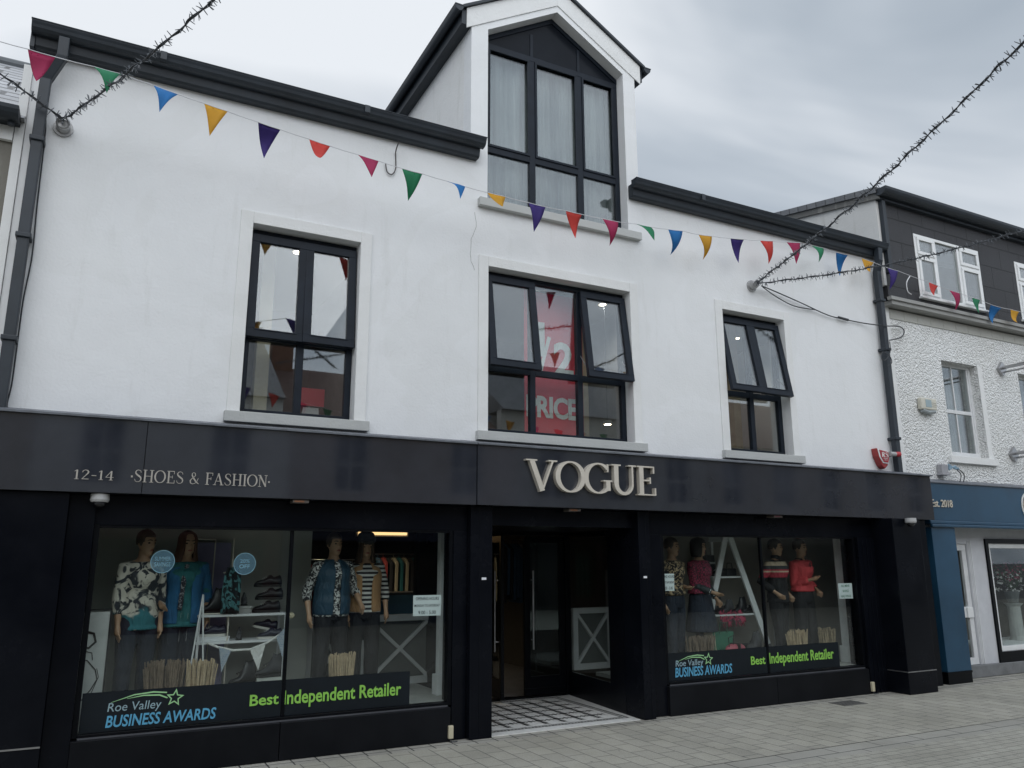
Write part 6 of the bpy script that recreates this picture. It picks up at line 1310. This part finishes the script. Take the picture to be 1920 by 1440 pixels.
t = thing('handbag', 'pink and black zipped bag lying in front of the green bag', 'handbag', (7.52, .22, .345)); mb = MB(); mb.ell([(7.52, .22, .345, .20, .07), (7.52, .22, .50, .22, .08), (7.52, .22, .64, .15, .055), (7.52, .22, .67, .10, .03)], 18); mb.build('bag_body', mat('bag_pink', (0.42, 0.09, 0.12), 0.6), t, smooth=True); mb = MB(); mb.box(7.515, 7.535, .13, .31, .36, .68); mb.build('zip_band', BLACK, t); mb = MB(); mb.tube([(7.40, .2, .62), (7.38, .18, .76), (7.46, .18, .78), (7.47, .2, .66)], .007, 6); mb.build('handle', BLACK, t)
t = thing('cushion', 'cream cushion standing behind the brown stick bundle', 'cushion', (7.13, .30, .345)); mb = MB(); mb.prism([(7.02, .26, .345), (7.24, .26, .345), (7.26, .32, .84), (7.04, .32, .84)], (0, .09, 0)); mb.build('cover', mat('cream_linen', (0.42, 0.36, 0.26), 0.9), t, bevel=.035); mb = MB(); mb.tube([(7.02, .255, .36), (7.24, .255, .36), (7.265, .315, .83), (7.045, .315, .83), (7.02, .255, .36)], .006, 5); mb.build('piping', mat('cream_piping', (0.5, 0.44, 0.33), 0.9), t)

# ---- window lettering strips, notices, stickers
def banner(x0, x1, px, label, dxs):
    t = thing('award_banner', label, 'banner', ((x0+x1)/2, -.21, .35), 'award banners in the shop windows'); Y = -.2115; dv = 1.685 if x0 < 3 else 7.652
    for a_, b_ in ((x0, dv-.0175), (dv+.0175, x1)): mb = MB(); mb.box(a_, b_, Y, Y+.005, .356, .667); mb.build('strip', BANB, t)
    def rect(a, b_): A = at(*a, Y); B = at(*b_, Y); return A.x, B.x, B.z, A.z
    roe, bus, best, ind, star = px; yl = Y-.0025
    def put(s, q, m_, bold, shear, nm='lettering'): mb = MB(); text(mb, s, q[0], q[1], q[2], q[3], yl, bold, shear, 1.0, .003); mb.build(nm, m_, t)
    put('Roe Valley', roe, GREYB, 0.0, 0.10); put('BUSINESS AWARDS', bus, BLUI, 0.018, 0.12); put('Best', best[0], GRNI, 0.02, 0.0); put('Independent Retailer', best[1], GRNI, 0.02, 0.0)
    c = Vector((star[0], 0, star[1])); ro = star[2]; mb = MB(); P = []
    for k in range(11): a = R(90+36*k-6); r_ = ro if k % 2 == 0 else ro*.45; P.append((c.x+r_*math.cos(a), c.z+r_*math.sin(a)))
    ins = [(c.x+(p[0]-c.x)*.68, c.z+(p[1]-c.z)*.68) for p in P]
    vs = [(p[0], yy, p[1]) for yy in (yl-.0016, yl+.0014) for p in P[:-1]+ins[:-1]]; n_ = 10
    fs = []
    for k in range(n_):
        k2 = (k+1) % n_; fs += [(k, k2, n_+k2, n_+k), (2*n_+k, 3*n_+k, 3*n_+k2, 2*n_+k2), (k, 2*n_+k, 2*n_+k2, k2), (n_+k, n_+k2, 3*n_+k2, 3*n_+k)]
    mb.add(vs, fs)
    xl = roe[0]+.02
    strip(mb, [(xl, star[3]), (xl+(c.x-xl)*.35, star[3]+.050), (xl+(c.x-xl)*.65, star[3]+.062), (c.x-ro*.9, star[3]+.050)], [.002, .009, .012, .010], yl-.0012, yl+.0014)
    strip(mb, [(xl+.12, star[3]+.022), (xl+(c.x-xl)*.5, star[3]+.040), (xl+(c.x-xl)*.75, star[3]+.034), (c.x-ro*.8, star[3]+.006)], [.002, .009, .012, .010], yl-.0008, yl+.0013)
    mb.build('star_emblem', GRNL, t)
Yb = -.2115
def zc(px, py): p = at(px, py, Yb); return p
def rc(xa, xb, ya, yb, xm=None):
    """rectangle from left / right photo columns, and the row of its top and foot at column xm"""
    xm = xm or (xa+xb)/2; return (at(xa, ya, Yb).x, at(xb, ya, Yb).x, at(xm, yb, Yb).z, at(xm, ya, Yb).z)
s1 = zc(328, 1308); s2 = zc(1328, 1236)
banner(.052, 2.906, (rc(203, 303, 1315, 1336, 253), rc(200, 405, 1334, 1356, 302), (rc(469, 523, 1301, 1322, 496), rc(533, 752, 1287, 1320, 640)), None, (s1.x, s1.z, .075, zc(215, 1317).z)), 'long black award strip with star emblem across the shoe-shelf window', 0)
banner(6.067, 8.914, (rc(1266, 1318, 1237, 1252, 1290), rc(1265, 1372, 1248, 1266, 1318), (rc(1407, 1434, 1230, 1246, 1420), rc(1441, 1562, 1220, 1246, 1500)), None, (s2.x, s2.z, .075, zc(1272, 1241).z)), 'shorter black award strip with star emblem across the ladder window', 0)
def notice(xa, za, xb, zb, lines, label, lean=0.0, m_=WHITEP):
    t = thing('paper_notice', label, 'notice', ((xa+xb)/2, -.188, zb), 'paper notices in the shop windows'); mb = MB(); mb.xz([(xa, za), (xb, za-.0), (xb-.004, zb), (xa+.002, zb+.002)], -.1885, -.1875); mb.build('sheet', m_, t)
    n_ = len(lines); mb = MB(); hz = (za-zb)/n_
    for i, (s, f, hh, ink) in enumerate(lines):
        w_ = (xb-xa)*f; z0 = za-hz*(i+.5)-hh/2; text(mb, s, (xa+xb)/2-w_/2, (xa+xb)/2+w_/2, z0, z0+hh, -.1895, .004, 0, 1, .001)
    mb.build('lettering', lines[0][3], t)
oh = [('OPENING HOURS', .82, .030, INK), ('MONDAY TO SATURDAY', .90, .026, INK), ('9.00 - 5.00', .62, .034, INK)]
notice(2.93, 1.388, 3.235, 1.185, oh, 'white opening-hours notice next to the white balustrade')
notice(6.074, 1.572, 6.25, 1.372, [('NING HOURS', .94, .030, INK), ('Y TO SATURDAY', .94, .026, INK), ('00 - 5.00', .66, .034, INK)], 'white opening-hours notice half hidden at the entrance side of the ladder window')
notice(9.04, 1.418, 9.31, 1.215, [('ALL MENS', .60, .030, INKG), ('SHOES', .42, .030, INK), ('HALF PRICE', .72, .030, INK)], 'white offer notice with green first line at the far edge of the ladder window')
STK, nts, bs = newmat('sticker_film'); bs.inputs['Base Color'].default_value = (.16, .30, .42, 1); tr_ = node(nts, 'ShaderNodeBsdfTransparent'); mx_ = node(nts, 'ShaderNodeMixShader'); mx_.inputs[0].default_value = .42
nts.links.new(tr_.outputs[0], mx_.inputs[1]); nts.links.new(bs.outputs[0], mx_.inputs[2]); nts.links.new(mx_.outputs[0], nts.nodes['Material Output'].inputs[0])
for (px, py, a, b_, lab) in ((305, 1053, 'SUMMER', 'SAVINGS', 'round pale blue sticker between the flower jumper and the blue cardigan'), (459, 1057, '20%', 'OFF', 'round pale blue sticker above the stack of three shoes')):
    p = at(px, py, -.19); t = thing('window_sticker', lab, 'sticker', p, 'round stickers on the shoe-shelf window'); mb = MB(); mb.xz([(p.x+.10*math.cos(R(k)), p.z+.10*math.sin(R(k))) for k in range(0, 360, 10)], -.1875, -.1865); mb.build('film', STK, t)
    mb = MB(); strip(mb, earc(p.x, p.z, .097, .097, 0, 360, 40), .006, -.1895, -.188); text(mb, a, p.x-.065, p.x+.065, p.z+.008, p.z+.042, -.1885, .01, 0, 1, .001, True); text(mb, b_, p.x-.065, p.x+.065, p.z-.042, p.z-.006, -.1885, .01, 0, 1, .001, True); mb.build('lettering', mat('sticker_print', (0.30, 0.48, 0.60), 0.6), t)
# half price poster in the middle upper window
t = thing('sale_poster', 'tall red poster reading 1/2 price in white behind the widest upper window', 'poster', (4.95, .45, 3.2)); 
xa, xb, zb, za = 4.56, 5.42, 3.10, 5.10
mb = MB(); mb.xz([(xa, zb), (xb, zb), (xb, za), (xa, za)], .44, .446); mb.build('sheet', REDM, t)
mb = MB(); pq = lambda x_, y_: at(x_, y_, .437); text(mb, '1', pq(1002, 640).x, pq(1021, 640).x, pq(1012, 668).z, pq(1012, 604).z, .437, .03, 0, 1, .004); strip(mb, [(pq(1013, 698).x, pq(1013, 698).z), (pq(1030, 632).x, pq(1030, 632).z)], .05, .4355, .4385); text(mb, '2', pq(1038, 680).x, pq(1075, 680).x, pq(1053, 706).z, pq(1053, 642).z, .437, .03, 0, 1, .004); text(mb, 'PRICE', 4.585, 5.33, 3.46, 3.74, .437, .035, 0, .95, .004); mb.build('lettering', WINK, t)
mb = MB(); mb.tube([(xa-.03, .443, za+.01), (xb+.03, .443, za+.01)], .012, 8); mb.tube([(4.6, .443, za+.02), (4.6, .443, 5.55)], .003, 5); mb.tube([(5.38, .443, za+.02), (5.38, .443, 5.55)], .003, 5); mb.build('hanger', STEEL, t)
# things standing in the upper rooms
t = thing('red_sign', 'small red and white sign low in the wide two-light upper window', 'sign', (2.05, .75, 2.95)); mb = MB(); mb.box(1.86, 2.16, .74, .755, 3.42, 3.62); mb.build('panel', REDM, t); mb = MB(); mb.tube([(2.0, .77, 2.95), (2.0, .77, 3.5)], .012, 8); mb.xy([(1.85, .65), (2.15, .65), (2.15, .9), (1.85, .9)], 2.95, 2.965); mb.build('post', STEEL, t)
mb = MB(); mb.xz([(1.90, 3.22), (2.12, 3.22), (2.10, 3.40), (1.93, 3.40)], .742, .752); mb.build('leaflet', WPAINT, t)
t = thing('red_sign', 'small red and white notice low in the narrow upper window with tilted sashes', 'sign', (7.82, .6, 2.95)); mb = MB(); mb.box(7.72, 7.98, .6, .612, 3.36, 3.74); mb.build('panel', WPAINT, t); mb = MB(); mb.box(7.715, 7.84, .596, .5995, 3.62, 3.745); mb.build('red_patch', REDM, t); mb = MB(); mb.tube([(7.85, .63, 2.95), (7.85, .63, 3.6)], .012, 8); mb.build('post', STEEL, t)
def rail(x0, x1, y, z, fz, n, label, cols, seed):
    q = random.Random(seed); t = thing('clothes_rail', label, 'clothes rail', ((x0+x1)/2, y, fz)); mb = MB(); mb.tube([(x0, y, fz), (x0, y, z), (x1, y, z), (x1, y, fz)], .014, 8)
    for x in (x0, x1): mb.tube([(x, y-.22, fz+.012), (x, y+.22, fz+.012)], .012, 6)
    mb.build('frame', STEEL, t)
    for i in range(n):
        x = x0+.08+(x1-x0-.16)*i/(n-1); h = q.uniform(.75, 1.0); mb = MB(); d = .018
        mb.prism([(x-d, y-.20, z-.14), (x-d, y+.20, z-.14), (x-d, y+.06, z-.06), (x-d, y-.06, z-.06)], (2*d, 0, 0)); mb.prism([(x-d-.006, y-.205, z-.141), (x-d-.01, y-.19, z-h), (x-d-.01, y+.20, z-h), (x-d-.006, y+.205, z-.141)], (2*d+.012, 0, 0)); mb.tube([(x, y, z-.06), (x, y, z+.012)], .004, 5)
        mb.build('garment', q.choice(cols), t, bevel=.006)
GC = [mat('garment_'+n_, c_, .85) for n_, c_ in (('blue', (.04, .09, .16)), ('dark', (.02, .02, .025)), ('grey', (.18, .18, .18)), ('red', (.30, .04, .04)), ('teal', (.02, .14, .17)), ('cream', (.4, .36, .28)))]
rail(5.45, 6.45, 3.6, 2.06, .006, 16, 'rail of blue and dark garments seen through the open door', GC[:3], 1); rail(2.6, 3.7, 3.2, 1.75, .006, 12, 'rail of red and dark garments behind the camel cardigan', [GC[3], GC[1], GC[5]], 2); rail(4.0, 5.2, 5.4, 1.85, .006, 12, 'rail of mixed garments deep in the shop', GC, 3)
t = thing('counter', 'low teal counter inside the shop behind the white balustrade', 'counter', (3.6, 2.4, .006)); mb = MB(); mb.box(3.0, 4.1, 2.15, 2.6, .006, 1.30); mb.build('carcass', mat('teal_board', (0.015, 0.09, 0.13), 0.6), t, bevel=.006); mb = MB(); mb.box(2.97, 4.13, 2.12, 2.63, 1.301, 1.33); mb.build('worktop', BLACK, t)
